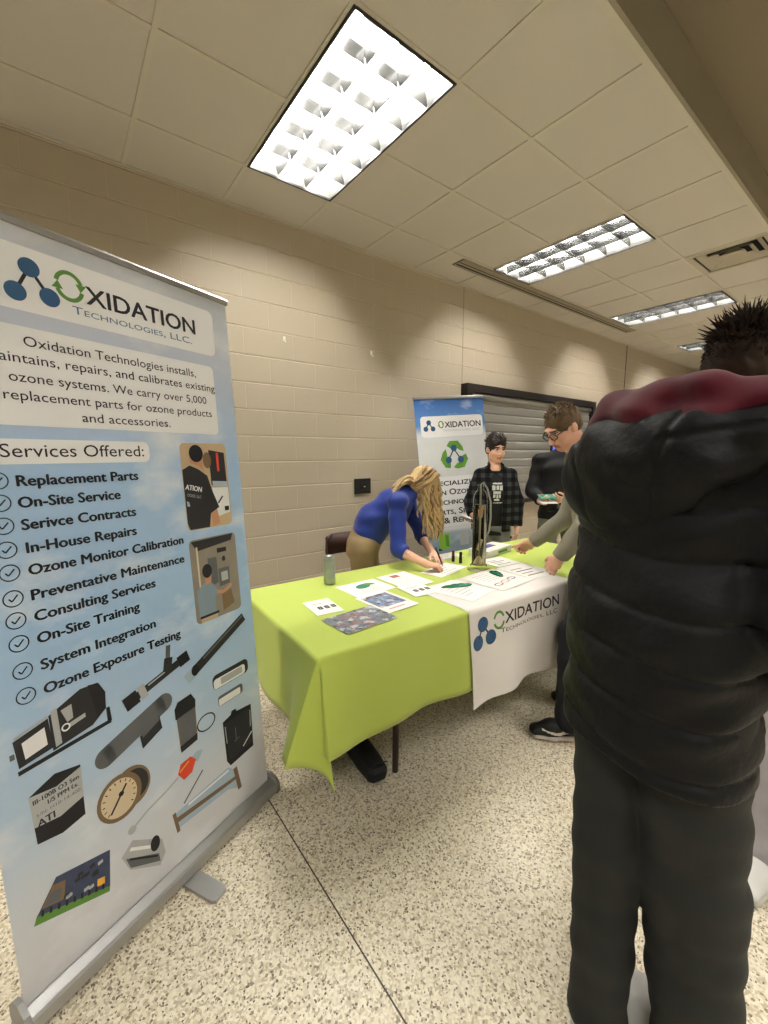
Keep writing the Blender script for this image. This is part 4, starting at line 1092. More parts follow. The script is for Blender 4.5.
paper('small white card with dark blocks at the left edge of the white runner', [(1.37, 1.55), (1.51, 1.53), (1.61, 1.70), (1.44, 1.71)], .0028, d_blocks)
paper('white sheet under the long green pouch on the runner', [(1.53, 1.32), (1.74, 1.35), (1.82, 1.64), (1.55, 1.57)], .0035, d_lines)
paper('white sheet with rust and violet rings on the runner', [(1.79, 1.31), (2.12, 1.345), (2.14, 1.63), (1.84, 1.62)], .0042, d_ovals)
paper('white sheet with dark rows on the runner under the resting hand', [(2.13, 1.35), (2.36, 1.33), (2.44, 1.60), (2.17, 1.62)], .0028, d_table)
paper('white form being written on under the pen', [(1.74, 1.70), (2.04, 1.77), (2.03, 1.93), (1.72, 1.86)], .0007, d_lines)
paper('white booklet lying behind the writing hands near the small bottles', [(2.00, 2.00), (2.26, 1.98), (2.27, 2.10), (2.02, 2.13)], 0, d_lines, 'booklet', .004, 'booklet')
paper('white sheet at the far back of the runner by the pointing hand', [(2.18, 1.64), (2.40, 1.62), (2.46, 1.80), (2.24, 1.82)], .0014, d_table)

# green pouches
M_pouch = mat('dark green gloss', (14, 104, 68), rough=.25, spec=.6, bump=.4, bscale=60, bdist=.003)
def pouch(label, c, L, W, rz):
    mb = MB(M_pouch); n, k = 12, 5; vs = []
    for i in range(n+1):
        u = -1+2*i/n
        for j in range(k+1):
            v = -1+2*j/k; ww = W/2*(1-abs(u)**3)**.6*(.75+.25*u); vs.append((u*L/2, v*ww, .003+.010*(1-u*u)*(1-v*v)+.002*math.sin(i*2.1+j)))
    m_ = len(vs); fs = [(i*(k+1)+j, (i+1)*(k+1)+j, (i+1)*(k+1)+j+1, i*(k+1)+j+1) for i in range(n) for j in range(k)]
    vs2 = [(x, y, 0) for x, y, z in vs]; mb.add(vs, fs, None, True); mb.add(vs2, [f[::-1] for f in fs], None)
    ring = [i*(k+1) for i in range(n+1)]+[n*(k+1)+j for j in range(1, k+1)]+[i*(k+1)+k for i in range(n-1, -1, -1)]+[j for j in range(k-1, 0, -1)]
    o = len(mb.v)-2*m_
    for a, b in zip(ring, ring[1:]+ring[:1]): mb.f.append((o+m_+a, o+m_+b, o+b, o+a)); mb.mi.append(0); mb.sm.append(False)
    return tag(mb.build('pouch', None, c, (0, 0, rz)), label, 'pouch', 'green pouches on the runner')
pouch('long dark green pouch lying on a sheet near the front of the runner', (1.685, 1.525, TZ+.0078), .19, .062, math.radians(-20))
pouch('short dark green pouch beside the ringed sheet, nearer the glass column', (2.052, 1.535, TZ+.0085), .13, .075, math.radians(67))

# soda can
M_can = mat('can aluminium', (176, 182, 176), rough=.3, metal=.7); M_canp = mat('printed can', (160, 168, 156), rough=.35, metal=.5, var=.3, vscale=26)
t = thing('soda_can', 'tall slim silver green soda can on the green tablecloth', 'can', (1.165, 2.015, TZ+.002))
mb = MB(M_canp); mb.lathe([(.026, 0), (.028, .002), (.0325, .010), (.033, .016), (.033, .142), (.0315, .149)], n=32); mb.build('body', t)
mb = MB(M_can); mb.lathe([(.0315, .149), (.027, .159), (.0275, .162), (.0255, .162), (.0245, .157), (0, .157)], n=32); mb.build('lid', t)
mb = MB(M_can); mb.box((.006, 0, .1588), (.022, .013, .0015), bev=.0006); mb.build('pull_tab', t)

# glass ozone column
M_glass = mat('clear acrylic', (250, 250, 246), rough=.02, trans=1.0, ior=1.04, spec=.8)
M_water = mat('column water', (240, 234, 206), rough=.02, trans=1.0, ior=1.06)
M_hose = mat('clear hose', (214, 212, 204), rough=.25, trans=.5, ior=1.3)
M_stone = mat('white ceramic', (224, 214, 190), rough=.6)
t = thing('bubble_column', 'tall clear glass column of water with a looped hose, standing on the table', 'glass column', (2.055, 1.68, TZ+.002))
mb = MB(M_glass); mb.lathe([(0, 0), (.062, 0), (.062, .010), (.050, .014), (.046, .03), (.045, .034), (0, .034)], n=40); mb.build('base', t)
mb = MB(M_glass); mb.lathe([(.040, .034), (.040, .44), (.038, .462), (.030, .482), (.018, .495), (.014, .52), (.0115, .52), (.0155, .493), (.028, .479), (.0355, .46), (.0375, .44), (.0375, .034), (.040, .034)], n=40); mb.build('tube', t)
mb = MB(M_water); mb.lathe([(0, .036), (.037, .036), (.037, .405), (0, .405)], n=40); mb.build('water', t)
mb = MB(M_stone); mb.lathe([(0, .038), (.016, .038), (.017, .06), (.012, .085), (.006, .09), (0, .09)], n=20)
mb.box((.004, 0, .16), (.022, .006, .07), rot=Matrix.Rotation(.4, 3, 'Y')); mb.build('diffuser', t)
mb = MB(M_hose); mb.tube([(0, 0, .09), (.003, 0, .30), (0, 0, .50), (.0, 0, .525), (.016, -.006, .538), (.04, -.014, .50), (.062, -.022, .42), (.066, -.022, .32), (.058, -.02, .24), (.047, -.012, .20)], .0055, 8); mb.build('hose', t)
mb = MB(M_glass); mb.lathe([(.0175, .50), (.0175, .522), (.010, .535), (0, .535)], n=24); mb.build('cap', t); t.scale = (1.12, 1.12, 1.03)

for (x, y), c, lab in (((2.085, 1.925), (92, 16, 22), 'tiny bottle with a dark red cap beside the glass column'), ((2.09, 1.862), (14, 14, 20), 'tiny all-black bottle between the pen hand and the glass column')):
    t = thing('small_bottle', lab, 'bottle', (x, y, TZ+.002), 0, 'tiny bottles by the glass column')
    mb = MB(M_blk); mb.lathe([(0, 0), (.011, 0), (.011, .038), (.008, .044), (0, .044)], n=18); mb.build('body', t)
    mb = MB(mat('bottle cap', c, rough=.4)); mb.lathe([(.0095, .044), (.0095, .074), (.008, .077), (0, .077)], n=18); mb.build('cap', t)

t = thing('sample_box', 'low white box with a violet label behind the glass column', 'box', (2.485, 1.925, TZ+.002), math.radians(8))
M_box = mat('white card', (226, 224, 214), rough=.5)
mb = MB(M_box); mb.box((0, 0, .022), (.34, .16, .044), bev=.004); mb.build('body', t)
mb = MB(M_box); mb.box((0, 0, .046), (.346, .166, .006), bev=.002); mb.build('lid', t)
mb = MB(mat('violet label', (78, 62, 140), rough=.5)); mb.box((.0, .02, .0495), (.13, .06, .001)); mb.build('sticker', t)
mb = MB(I_green); mb.box((.04, -.0805, .022), (.13, .001, .02)); mb.build('sticker', t)
# ---------------------------------------------------------------- people
SK_a = mat('fair skin', (226, 176, 148), rough=.5, var=.05, vscale=25)
SK_b = mat('rosy skin', (226, 174, 148), rough=.5, var=.06, vscale=25)
LIP = mat('lips', (198, 128, 112), rough=.45); EYEW = mat('eye white', (226, 220, 212), rough=.3); EYED = mat('dark iris', (40, 30, 26), rough=.3)
BROW_d = mat('dark brows', (44, 34, 28), rough=.8); BROW_b = mat('brown brows', (112, 84, 56), rough=.8); BROW_f = mat('fair brows', (150, 118, 80), rough=.8)
def hair_mat(name, c, var=.35): return mat(name, c, rough=.5, spec=.4, var=var, vscale=35, bump=.5, bscale=90, bdist=.004)
H_brown = hair_mat('brown hair', (96, 76, 50)); H_dark = hair_mat('dark brown hair', (38, 29, 24)); H_black = mat('near black hair', (52, 40, 31), rough=.75, spec=.25, var=.4, vscale=50)

def tufts(H, m, parent, o, n, L, seed, low, r0, fringe=False):
    """short rough tufts growing out of a cap of hair"""
    mb = MB(m); rr = random.Random(seed); done = 0
    while done < n:
        a, b = rr.uniform(0, 2*math.pi), math.acos(rr.uniform(low, 1)); d_ = V(math.sin(b)*math.cos(a), math.sin(b)*math.sin(a), math.cos(b))
        if fringe:
            if d_[1] < .25 or d_[2] < .55: continue
        else:
            if d_[1] > .35 and d_[2] < .6: continue
            if d_[2] < .1 and abs(d_[0]) > .7 and d_[1] > -.35: continue
        done += 1
        p = H.p(.082*d_[0], -.016+.103*d_[1], .030+.098*d_[2]); n_ = unit(H.r*d_[0]+H.f*d_[1]+H.u*d_[2])
        if fringe: t_ = unit(n_*.25+H.f*.8-H.u*rr.uniform(.3, .8)+H.r*rr.uniform(-.6, .2))
        else: t_ = unit(n_*rr.uniform(.4, 1.0)+V(rr.uniform(-1, 1), rr.uniform(-1, 1), rr.uniform(-.4, .9))*.75)
        L_ = L*rr.uniform(.5, 1.25)*(1+.4*max(0, d_[2]))*(.5 if d_[2] < .2 else 1); p = V(p)-n_*.006-V(o)
        mb.tube([tuple(p), tuple(p+t_*L_*.6), tuple(p+t_*L_+n_*.003)], [r0, r0*.7, r0*.12], 5, m)
    return mb.build('tufts', parent)

def folds(a, f, seed=0.0):
    """soft cloth creases running across the limbs"""
    return lambda x, y, z: a*(np.sin(f*z+6*x+seed)*.5+np.sin(f*.63*z-9*y+4*x+seed*2)*.5+.5*np.sin(f*1.7*z+13*x+11*y+seed))

def limbs(S, J, legs=True, sr=1.0, lr=1.0, k=.03):
    for q in ('r', 'l'):
        S.seg(J[q+'s'], J[q+'e'], .046*sr, .038*sr, k=k); S.seg(J[q+'e'], J[q+'w'], .038*sr, .026*sr, k=.02)
        if legs:
            S.seg(J[q+'h'], J[q+'k'], .078*lr, .052*lr, k=k); S.seg(J[q+'k'], J[q+'a'], .052*lr, .036*lr, k=.02)
def bounds(J, pad=.16, keys=None):
    P = np.array([V(v) for k, v in J.items() if k != 'side' and k != 'bulk' and (keys is None or k in keys)]); return P.min(0)-pad, P.max(0)+pad
def trousers(name, J, m, parent, o, r0=.10, r1=.075, r2=.062, h=.008, waist=None, fold=.003, hem=None, grow=.012, rsc=1.0):
    lo, hi = bounds(J, .19, ('pelvis', 'rh', 'lh', 'rk', 'lk', 'ra', 'la')); lo[2] = max(lo[2], -.02)
    S = Solid(lo, hi, h)
    up = waist if waist is not None else V(J['pelvis'])*.5+V(J['waist'])*.5
    b = J.get('bulk', 1)
    S.seg(V(J['pelvis'])-V(0, 0, .03), up, (.165*b+grow, .118*b+grow), (.155*b+grow, .11*b+grow), k=.04, side=J['side'], p=2.3)
    for q in ('r', 'l'):
        w = rsc if q == 'r' else 1.0; e = V(J[q+'a']); G = Solid(lo, hi, h); G.seg(J[q+'h'], J[q+'k'], r0, r1*w, k=.03); G.seg(J[q+'k'], e, r1*w, r2*w, k=.03)
        c_ = .012; t_ = np.clip(.5+.5*(S.d-G.d)/c_, 0, 1); S.d = S.d+(G.d-S.d)*t_-c_*t_*(1-t_)
    S.warp(folds(fold, 42, 1.3))
    for q in ('r', 'l'):
        e = V(J[q+'a']); z = e[2]-.045 if hem is None else hem
        S.cut((e[0], e[1], z), (0, 0, -1), e-V(.14, .14, .3), e+V(.14, .14, .0))
    ax = unit(V(J['waist'])-V(J['pelvis'])); S.cut(V(up)+ax*.03, ax, V(up)-.3, V(up)+.3)
    return S.mesh(name, [m], None, parent, o)

# ================= woman in blue, leaning over the table
o = (1.74, 2.44, 0)
J = dict(pelvis=V(1.692, 2.44, .85), waist=V(1.752, 2.385, 1.00), chest=V(1.85, 2.285, 1.115), neck=V(1.945, 2.21, 1.215), side=unit(V(-.52, -.85, .0)),
         rs=V(1.745, 2.115, 1.165), re=V(1.688, 2.035, .865), rw=V(1.765, 1.85, .800), ls=V(2.03, 2.35, 1.155), le=V(2.075, 2.235, .885), lw=V(1.985, 2.02, .800),
         rh=V(1.640, 2.36, .83), rk=V(1.68, 2.40, .46), ra=V(1.66, 2.41, .09), lh=V(1.755, 2.52, .83), lk=V(1.81, 2.50, .46), la=V(1.82, 2.48, .09), bulk=.92)
WH = Head((2.020, 2.150, 1.268), (.72, -.38, -.60), (.50, -.30, .85), .98)
lo, hi = bounds(J); lo[2] = 0; hi = np.maximum(hi, WH.c+.16)
S = Solid(lo, hi, .005)
torso(S, J, -.012, True); limbs(S, J, True, .92, .95); WH.put(S, J['neck'], .046, .94)
hand(S, J['rw'], (.55, -.42, -.10), (.25, -.10, -1), (.35, .9, .2), curl=(.75, .85, .5), sc=.92, thumb=(.8, .30, .45))
hand(S, J['lw'], (-.30, -.95, -.12), (-.15, 0, -1), (-.9, .25, 0), curl=(.35, .45, .3), sc=.90)
for q in ('ra', 'la'): S.seg(J[q], J[q]+V(.04, -.035, -.045), .032, .026, k=.03)
W = S.mesh('person', [SK_a, BROW_f, LIP, EYEW, EYED], lambda x: WH.pick(x), None, o)
tag(W, 'person with long wavy blond hair in a blue blouse, bending over the table to write', 'person')
M_blouse = mat('royal blue blouse', (24, 52, 140), rough=.55, sheen=.1, var=.06, vscale=20, bump=.15, bscale=25, bdist=.006)
S = Solid(*bounds(J, .17, ('pelvis', 'waist', 'chest', 'neck', 'rs', 're', 'ls', 'le')), .006)
sd = J['side']
S.seg(V(1.735, 2.41, .945), J['waist'], (.168, .125), (.142, .118), k=.05, side=sd, p=2.3); S.seg(J['waist'], J['chest'], (.142, .118), (.148, .125), k=.05, side=sd)
S.seg(J['chest'], V(1.925, 2.225, 1.195), (.148, .115), (.085, .07), k=.05, side=sd)
for q in ('r', 'l'):
    S.seg(V(J['neck'])*.75+V(J['chest'])*.25, J[q+'s'], .062, .064, k=.05)
    e = V(J[q+'e']); w = V(J[q+'w']); S.seg(J[q+'s'], e, .062, .050, k=.03); S.seg(e, e+(w-e)*.32, .050, .050, k=.01)
S.warp(folds(.004, 36, .4))
for q in ('r', 'l'):
    e = V(J[q+'e']); w = V(J[q+'w']); d_ = unit(w-e); p_ = e+(w-e)*.26; S.cut(p_, d_, p_-.1, p_+.12)
ax = unit(J['waist']-J['pelvis']); S.cut(V(1.722, 2.42, .905), -ax, V(1.5, 2.2, .7), V(2.0, 2.65, 1.02))
M_btn = mat('white button', (225, 222, 216), rough=.4)
S.ell(WH.p(0, .01, -.14), (.05, .05, .05), .01, op='s')
bl = S.mesh('blouse', [M_blouse], None, W, o)
mb = MB(M_btn); c_ = V(J['re'])+(V(J['rw'])-V(J['re']))*.20+V(-.012, -.052, .012)-V(o)
mb.lathe([(0, -.003), (.007, -.003), (.007, .003), (0, .003)], n=12); mb.build('cuff_button', bl, tuple(c_), (math.radians(75), 0, math.radians(-30)))
M_khaki = mat('khaki twill', (154, 132, 98), rough=.8, var=.05, vscale=30, bump=.1, bscale=300)
trousers('trousers', J, M_khaki, W, o, .100, .082, .075, .007, grow=.012)
M_shoe_k = mat('black shoe', (22, 21, 21), rough=.5); M_sole_k = mat('black sole', (30, 29, 28), rough=.6)
for q in ('ra', 'la'): shoe(W, J[q], (.75, -.65), (M_shoe_k, M_sole_k, M_shoe_k), L=.245, origin=o, h=.006)
# wavy hair: a cap and many tapering waved locks
H_blond = mat('blond hair', (200, 172, 122), rough=.42, spec=.5, var=.30, vscale=16, bump=.4, bscale=60, stretch=(1, 1, .35), bdist=.004)
H_blond2 = mat('honey blond hair', (150, 118, 76), rough=.45, spec=.5, var=.25, vscale=20)
S = Solid(WH.c-.17, WH.c+.17, .005)
S.ell(WH.p(0, -.018, .028), WH.R(.087, .106, .098), .01, WH.ax); S.ell(WH.p(0, -.05, -.03), WH.R(.078, .065, .075), .03, WH.ax)
S.ell(WH.p(0, .125, -.05), WH.R(.075, .07, .112), .012, WH.ax, op='s')
S.warp(lambda x, y, z: .0035*np.sin(95*WH.q(np.stack([x, y, z], 1))[0]+8*np.sin(9*z)))
hr = S.mesh('hair', [H_blond], None, W, o)
mb = MB(H_blond, H_blond2)
def lock(root, pts, r, n, m, amp, ph):
    pts = [V(root)]+[V(p) for p in pts]; out = []; rad = []
    for i in range(n+1):
        t = i/n*(len(pts)-1); k = min(int(t), len(pts)-2); u = t-k
        p0, p1, p2, p3 = pts[max(k-1, 0)], pts[k], pts[k+1], pts[min(k+2, len(pts)-1)]
        p = .5*((2*p1)+(p2-p0)*u+(2*p0-5*p1+4*p2-p3)*u*u+(3*p1-p0-3*p2+p3)*u**3)
        w = amp*min(1, i/n*2.2); a = ph+i/n*15
        p = p+V(math.cos(a)*w, math.sin(a)*w*.8, math.sin(a*1.1)*w*.5)-V(o); out.append(tuple(p)); rad.append(r*(1-.75*(i/n)**3)*(.75+.25*min(1, i/n*6)))
    mb.tube(out, rad, 6, m, flat=.6)
rr = random.Random(3)
for i in range(74):        # locks falling on the near side and in front of the face
    q = rr.uniform(.05, 1); f0 = rr.uniform(-.06, .075); rt = WH.p(.080*math.sqrt(max(0, 1-(f0/.11)**2))*q, f0, .10-.105*q**2*1.0-.15*max(0, abs(f0)-.05))
    dz = rr.uniform(.20, .33); fx = rr.uniform(-.03, .03)
    side_ = WH.r*.012*rr.uniform(.3, 1.6)
    fall = V(rt)+side_+WH.f*rr.uniform(.0, .02)
    lock(rt, [fall-V(0, 0, .07)-WH.f*.012, fall+V(fx*.5-.005, 0, -.07-dz*.4), fall+V(fx, rr.uniform(-.03, .02), -.07-dz)], rr.uniform(.010, .015), 26, H_blond if rr.random() < .7 else H_blond2, rr.uniform(.008, .015), rr.uniform(0, 6))
for i in range(30):        # the far side
    f0 = rr.uniform(-.05, .06); rt = WH.p(-.075*rr.uniform(.3, 1), f0, .05); dz = rr.uniform(.18, .28)
    lock(rt, [V(rt)-WH.r*.012-V(0, 0, .08), V(rt)-WH.r*.01-V(0, 0, .16), V(rt)-V(0, 0, dz)], rr.uniform(.007, .011), 18, H_blond2, .007, rr.uniform(0, 6))
for i in range(52):        # locks lying back over the shoulder and upper back
    q = rr.uniform(-.6, 1); rt = WH.p(.07*q, -.075+rr.uniform(-.02, .03), .05-rr.uniform(0, .09))
    t = rr.uniform(.55, 1.0); sp = rr.uniform(-.07, .06)
    b1 = V(1.965, 2.19, 1.285)+sd*(.05*q)+V(0, 0, rr.uniform(-.01, .035)); b2 = V(1.885, 2.205, 1.288)+sd*(.07*q+sp*.5)+V(0, 0, rr.uniform(-.01, .035)); b3 = V(1.815-.06*t, 2.215, 1.272-.06*t)+sd*(.09*q+sp)+V(0, 0, rr.uniform(-.02, .03))
    lock(rt, [b1, b2, b2+(b3-b2)*t], rr.uniform(.010, .016), 26, H_blond if rr.random() < .75 else H_blond2, rr.uniform(.008, .014), rr.uniform(0, 6))
for i in range(90):        # locks over the crown
    q = rr.uniform(-.9, .9); f0 = rr.uniform(-.09, .06); rt = WH.p(.02*q, f0, .126-.25*f0*f0*10)
    e1 = WH.p(.07*q+.022*(1 if q > 0 else -1), max(f0-.03, -.085), .098-.5*max(0, -f0-.03)); f2 = max(f0-.045, -.088); f3 = max(f0-.075, -.095); sg = 1 if q > 0 else -1
    e2 = WH.p(.100*sg*math.sqrt(1-((f2+.016)/.113)**2), f2, .03-.02*abs(q)); e3 = WH.p(.094*sg*math.sqrt(1-((f3+.016)/.113)**2), f3, -.06)
    lock(rt, [e1, e2, e3], rr.uniform(.009, .013), 18, H_blond if rr.random() < .7 else H_blond2, .004, rr.uniform(0, 6))
mb.build('locks', hr)
# pen in the writing hand
t = thing('pen', 'dark green pen held in the writing hand', 'pen', (1.895, 1.835, .768))
M_pen = mat('dark green barrel', (30, 60, 44), rough=.35)
a_, b_ = V(0, 0, 0), V(-.035, .035, .125)
mb = MB(M_pen); mb.tube([a_+(b_-a_)*.12, a_+(b_-a_)*.6, b_], [.0045, .0055, .0055], 10); mb.build('barrel', t)
mb = MB(M_alu); mb.tube([a_, a_+(b_-a_)*.12], [.001, .0045], 10); mb.build('tip', t)
mb = MB(M_alu); mb.tube([b_, b_+(b_-a_)*.06], [.003, .003], 8); mb.build('button', t)

# ================= boy in a plaid overshirt
o = (3.06, 2.37, 0)
J = dict(pelvis=V(3.06, 2.36, .83), waist=V(3.065, 2.365, .97), chest=V(3.08, 2.365, 1.17), neck=V(3.085, 2.37, 1.365), side=unit(V(-.72, .69, 0)),
         rs=V(2.992, 2.448, 1.285), re=V(2.925, 2.50, 1.055), rw=V(2.868, 2.425, .945), ls=V(3.178, 2.282, 1.285), le=V(3.235, 2.235, 1.05), lw=V(3.20, 2.20, .83),
         rh=V(3.0, 2.41, .80), rk=V(2.99, 2.40, .44), ra=V(2.985, 2.44, .085), lh=V(3.115, 2.305, .80), lk=V(3.12, 2.29, .44), la=V(3.13, 2.33, .085), bulk=.86)
fb = unit(V(-.69, -.72, 0))
BH = Head((3.078, 2.362, 1.528), (-.42, -.88, -.20), (-.03, -.08, 1), .96)
lo, hi = bounds(J); lo[2] = 0; hi = np.maximum(hi, BH.c+.16)
S = Solid(lo, hi, .005)
torso(S, J, -.01); limbs(S, J, True, .85, .9); BH.put(S, J['neck'], .048, .95)
hand(S, J['rw'], (-.35, -.55, -.45), (.7, -.6, .2), (-.2, -.2, 1), curl=(.5, .6, .4), sc=.88); hand(S, J['lw'], (-.05, -.1, -1), (-.7, .7, 0), (-.6, -.6, 0), curl=(.3, .4, .3), sc=.88)
for q in ('ra', 'la'): S.seg(J[q], J[q]+fb*.05-V(0, 0, .045), .032, .026, k=.03)
Bo = S.mesh('person', [SK_b, BROW_d, LIP, EYEW, EYED], lambda x: BH.pick(x), None, o)
tag(Bo, 'person with dark hair in an open dark plaid overshirt, standing behind the table', 'person')
hb = BH.hair('hair', H_dark, Bo, .005, 1.05, -.06, .05, .004, top=.016, origin=o)
tufts(BH, H_dark, hb, o, 260, .026, 5, -.35, .0055)
tufts(BH, H_dark, hb, o, 60, .034, 6, .55, .006, fringe=True)
# plaid by object coordinates turned to the wearer
def plaid(name, c1, c2, c3, pitch, rz):
    mt = mat(name, c1, rough=.85, spec=.15); nt, b = nodes_of(mt)
    tc = nt.nodes.new('ShaderNodeTexCoord'); mp = nt.nodes.new('ShaderNodeMapping'); mp.inputs['Rotation'].default_value = (0, 0, rz); nt.links.new(tc.outputs['Object'], mp.inputs[0])
    sp = nt.nodes.new('ShaderNodeSeparateXYZ'); nt.links.new(mp.outputs[0], sp.inputs[0])
    def band(sock):
        m1 = nt.nodes.new('ShaderNodeMath'); m1.operation = 'MULTIPLY'; m1.inputs[1].default_value = 2*math.pi/pitch; nt.links.new(sock, m1.inputs[0])
        m2 = nt.nodes.new('ShaderNodeMath'); m2.operation = 'SINE'; nt.links.new(m1.outputs[0], m2.inputs[0])
        m3 = nt.nodes.new('ShaderNodeMath'); m3.operation = 'GREATER_THAN'; m3.inputs[1].default_value = 0; nt.links.new(m2.outputs[0], m3.inputs[0]); return m3.outputs[0]
    a = nt.nodes.new('ShaderNodeMath'); a.operation = 'ADD'; nt.links.new(band(sp.outputs[0]), a.inputs[0]); nt.links.new(band(sp.outputs[2]), a.inputs[1])
    dv = nt.nodes.new('ShaderNodeMath'); dv.operation = 'DIVIDE'; dv.inputs[1].default_value = 2; nt.links.new(a.outputs[0], dv.inputs[0])
    rp = nt.nodes.new('ShaderNodeValToRGB'); rp.color_ramp.interpolation = 'CONSTANT'; rp.color_ramp.elements.new(.5)
    for e, p_, c in zip(rp.color_ramp.elements, (0, .4, .9), (c1, c2, c3)): e.position = p_; e.color = srgb(*c)
    nt.links.new(dv.outputs[0], rp.inputs[0]); nt.links.new(rp.outputs[0], b.inputs['Base Color']); return mt
M_plaid = plaid('dark plaid flannel', (13, 13, 14), (30, 31, 33), (60, 62, 64), .075, -math.atan2(.69, -.72))
sd = J['side']
S = Solid(*bounds(J, .17, ('pelvis', 'waist', 'chest', 'neck', 'rs', 'rw', 'ls', 'lw')), .006)
S.seg(V(3.06, 2.365, .80), J['waist'], (.185, .125), (.175, .125), k=.04, side=sd, p=2.4); S.seg(J['waist'], J['chest'], (.175, .125), (.172, .125), k=.05, side=sd, p=2.4)
S.seg(J['chest'], V(3.083, 2.37, 1.345), (.165, .115), (.075, .065), k=.05, side=sd)
for q in ('r', 'l'):
    S.seg(V(J['neck'])*.8+V(J['chest'])*.2, J[q+'s'], .055, .062, k=.045); S.seg(J[q+'s'], J[q+'e'], .066, .062, k=.03); S.seg(J[q+'e'], J[q+'w'], .062, .05, k=.025)
S.warp(folds(.004, 30, 2.2))
S.cut((3.06, 2.365, .80), (0, 0, -1), (2.7, 2.0, .5), (3.13, 2.7, .9)); S.cut((3.06, 2.365, .80), (0, 0, -1), (3.05, 2.2, .5), (3.15, 2.5, .82))
for q in ('r', 'l'):
    w = V(J[q+'w']); d_ = unit(w-V(J[q+'e'])); S.cut(w-d_*.01, d_, w-.08, w+.1)
fr = fb*.13
S.box(V(3.07, 2.365, 1.06)+fr+sd*-.015, (.048, .075, .36), np.stack([sd, fb, V(0, 0, 1)]), .02, .012, 's')   # open front
S.ell(V(3.08, 2.365, 1.40)+fb*.05, (.062, .062, .075), .015, op='s')
os_ = S.mesh('overshirt', [M_plaid], None, Bo, o)
S = Solid(V(2.9, 2.2, 1.2), V(3.28, 2.55, 1.46), .005)       # collar
for q in (-1, 1):
    S.seg(V(3.083, 2.37, 1.392)-fb*.045+sd*.04*q, V(3.083, 2.37, 1.362)+fb*.055+sd*.062*q, (.013, .026), (.013, .036), k=.01, side=sd)
S.seg(V(3.083, 2.37, 1.392)-fb*.05+sd*.04, V(3.083, 2.37, 1.392)-fb*.05-sd*.04, .018, k=.02)
S.mesh('collar', [M_plaid], None, os_, o)
M_tee = mat('black tee', (17, 17, 18), rough=.85); M_print = mat('white tee print', (206, 206, 204), rough=.7, var=.25, vscale=120)
S = Solid(V(2.85, 2.15, .76), V(3.3, 2.6, 1.46), .004)
S.seg(V(3.06, 2.365, .80), J['waist'], (.145, .10), (.135, .10), k=.04, side=sd, p=2.3); S.seg(J['waist'], J['chest'], (.135, .10), (.145, .108), k=.05, side=sd)
S.seg(J['chest'], V(3.083, 2.37, 1.35), (.145, .10), (.07, .055), k=.05, side=sd); S.ell(V(3.08, 2.365, 1.405)+fb*.035, (.058, .058, .05), .01, op='s')
S.warp(folds(.002, 40, .7))
def tee_pick(x):
    d_ = x-V(3.07, 2.365, 0); u = -(d_@sd)-.012; f = d_@fb; z = x[:, 2]; k = np.zeros(len(x), int)
    blk = lambda a, b, c, e: (u > a) & (u < b) & (z > c) & (z < e) & (f > .04)
    k[(z > 1.352)] = 1
    for q in (blk(-.035, .045, 1.218, 1.232), blk(-.04, -.012, 1.165, 1.208), blk(-.005, .018, 1.17, 1.208), blk(.024, .050, 1.165, 1.208), blk(-.028, .036, 1.135, 1.158), blk(-.03, -.008, 1.10, 1.13), blk(.0, .014, 1.095, 1.13), blk(.02, .036, 1.10, 1.13), blk(-.02, .026, 1.075, 1.092), blk(-.03, .05, 1.052, 1.060)): k[q] = 1
    return k
S.mesh('tee_shirt', [M_tee, M_print], tee_pick, Bo, o)
M_gpant = mat('grey slub knit', (122, 122, 116), rough=.8, var=.12, vscale=30)
trousers('trousers', J, M_gpant, Bo, o, .088, .075, .07, .008, grow=-.005)
M_ws = mat('white shoe', (206, 204, 198), rough=.6); M_wsole = mat('pale sole', (196, 192, 182), rough=.6)
for q in ('ra', 'la'): shoe(Bo, J[q], fb[:2], (M_ws, M_wsole, M_ws), L=.265, origin=o, h=.006)
t = thing('booklet', 'folded white and cream papers held low by the person in plaid', 'booklet', (2.755, 2.375, .930), math.radians(35))
mb = MB(M_paper); mb.add([(-.10, -.02, .012), (.02, -.03, -.008), (.07, .05, .02), (-.05, .07, .035), (-.10, -.02, .015), (.02, -.03, -.005), (.07, .05, .023), (-.05, .07, .038)], [(3, 2, 1, 0), (4, 5, 6, 7), (0, 1, 5, 4), (1, 2, 6, 5), (2, 3, 7, 6), (3, 0, 4, 7)]); mb.build('top_sheet', t)
mb = MB(mat('cream paper', (206, 186, 150), rough=.7)); mb.add([(-.06, -.03, -.02), (.04, -.03, -.05), (.07, .05, .005), (-.05, .07, .02), (-.06, -.03, -.016), (.04, -.03, -.046), (.07, .05, .009), (-.05, .07, .024)], [(3, 2, 1, 0), (4, 5, 6, 7), (0, 1, 5, 4), (1, 2, 6, 5), (2, 3, 7, 6), (3, 0, 4, 7)]); mb.build('under_sheet', t)

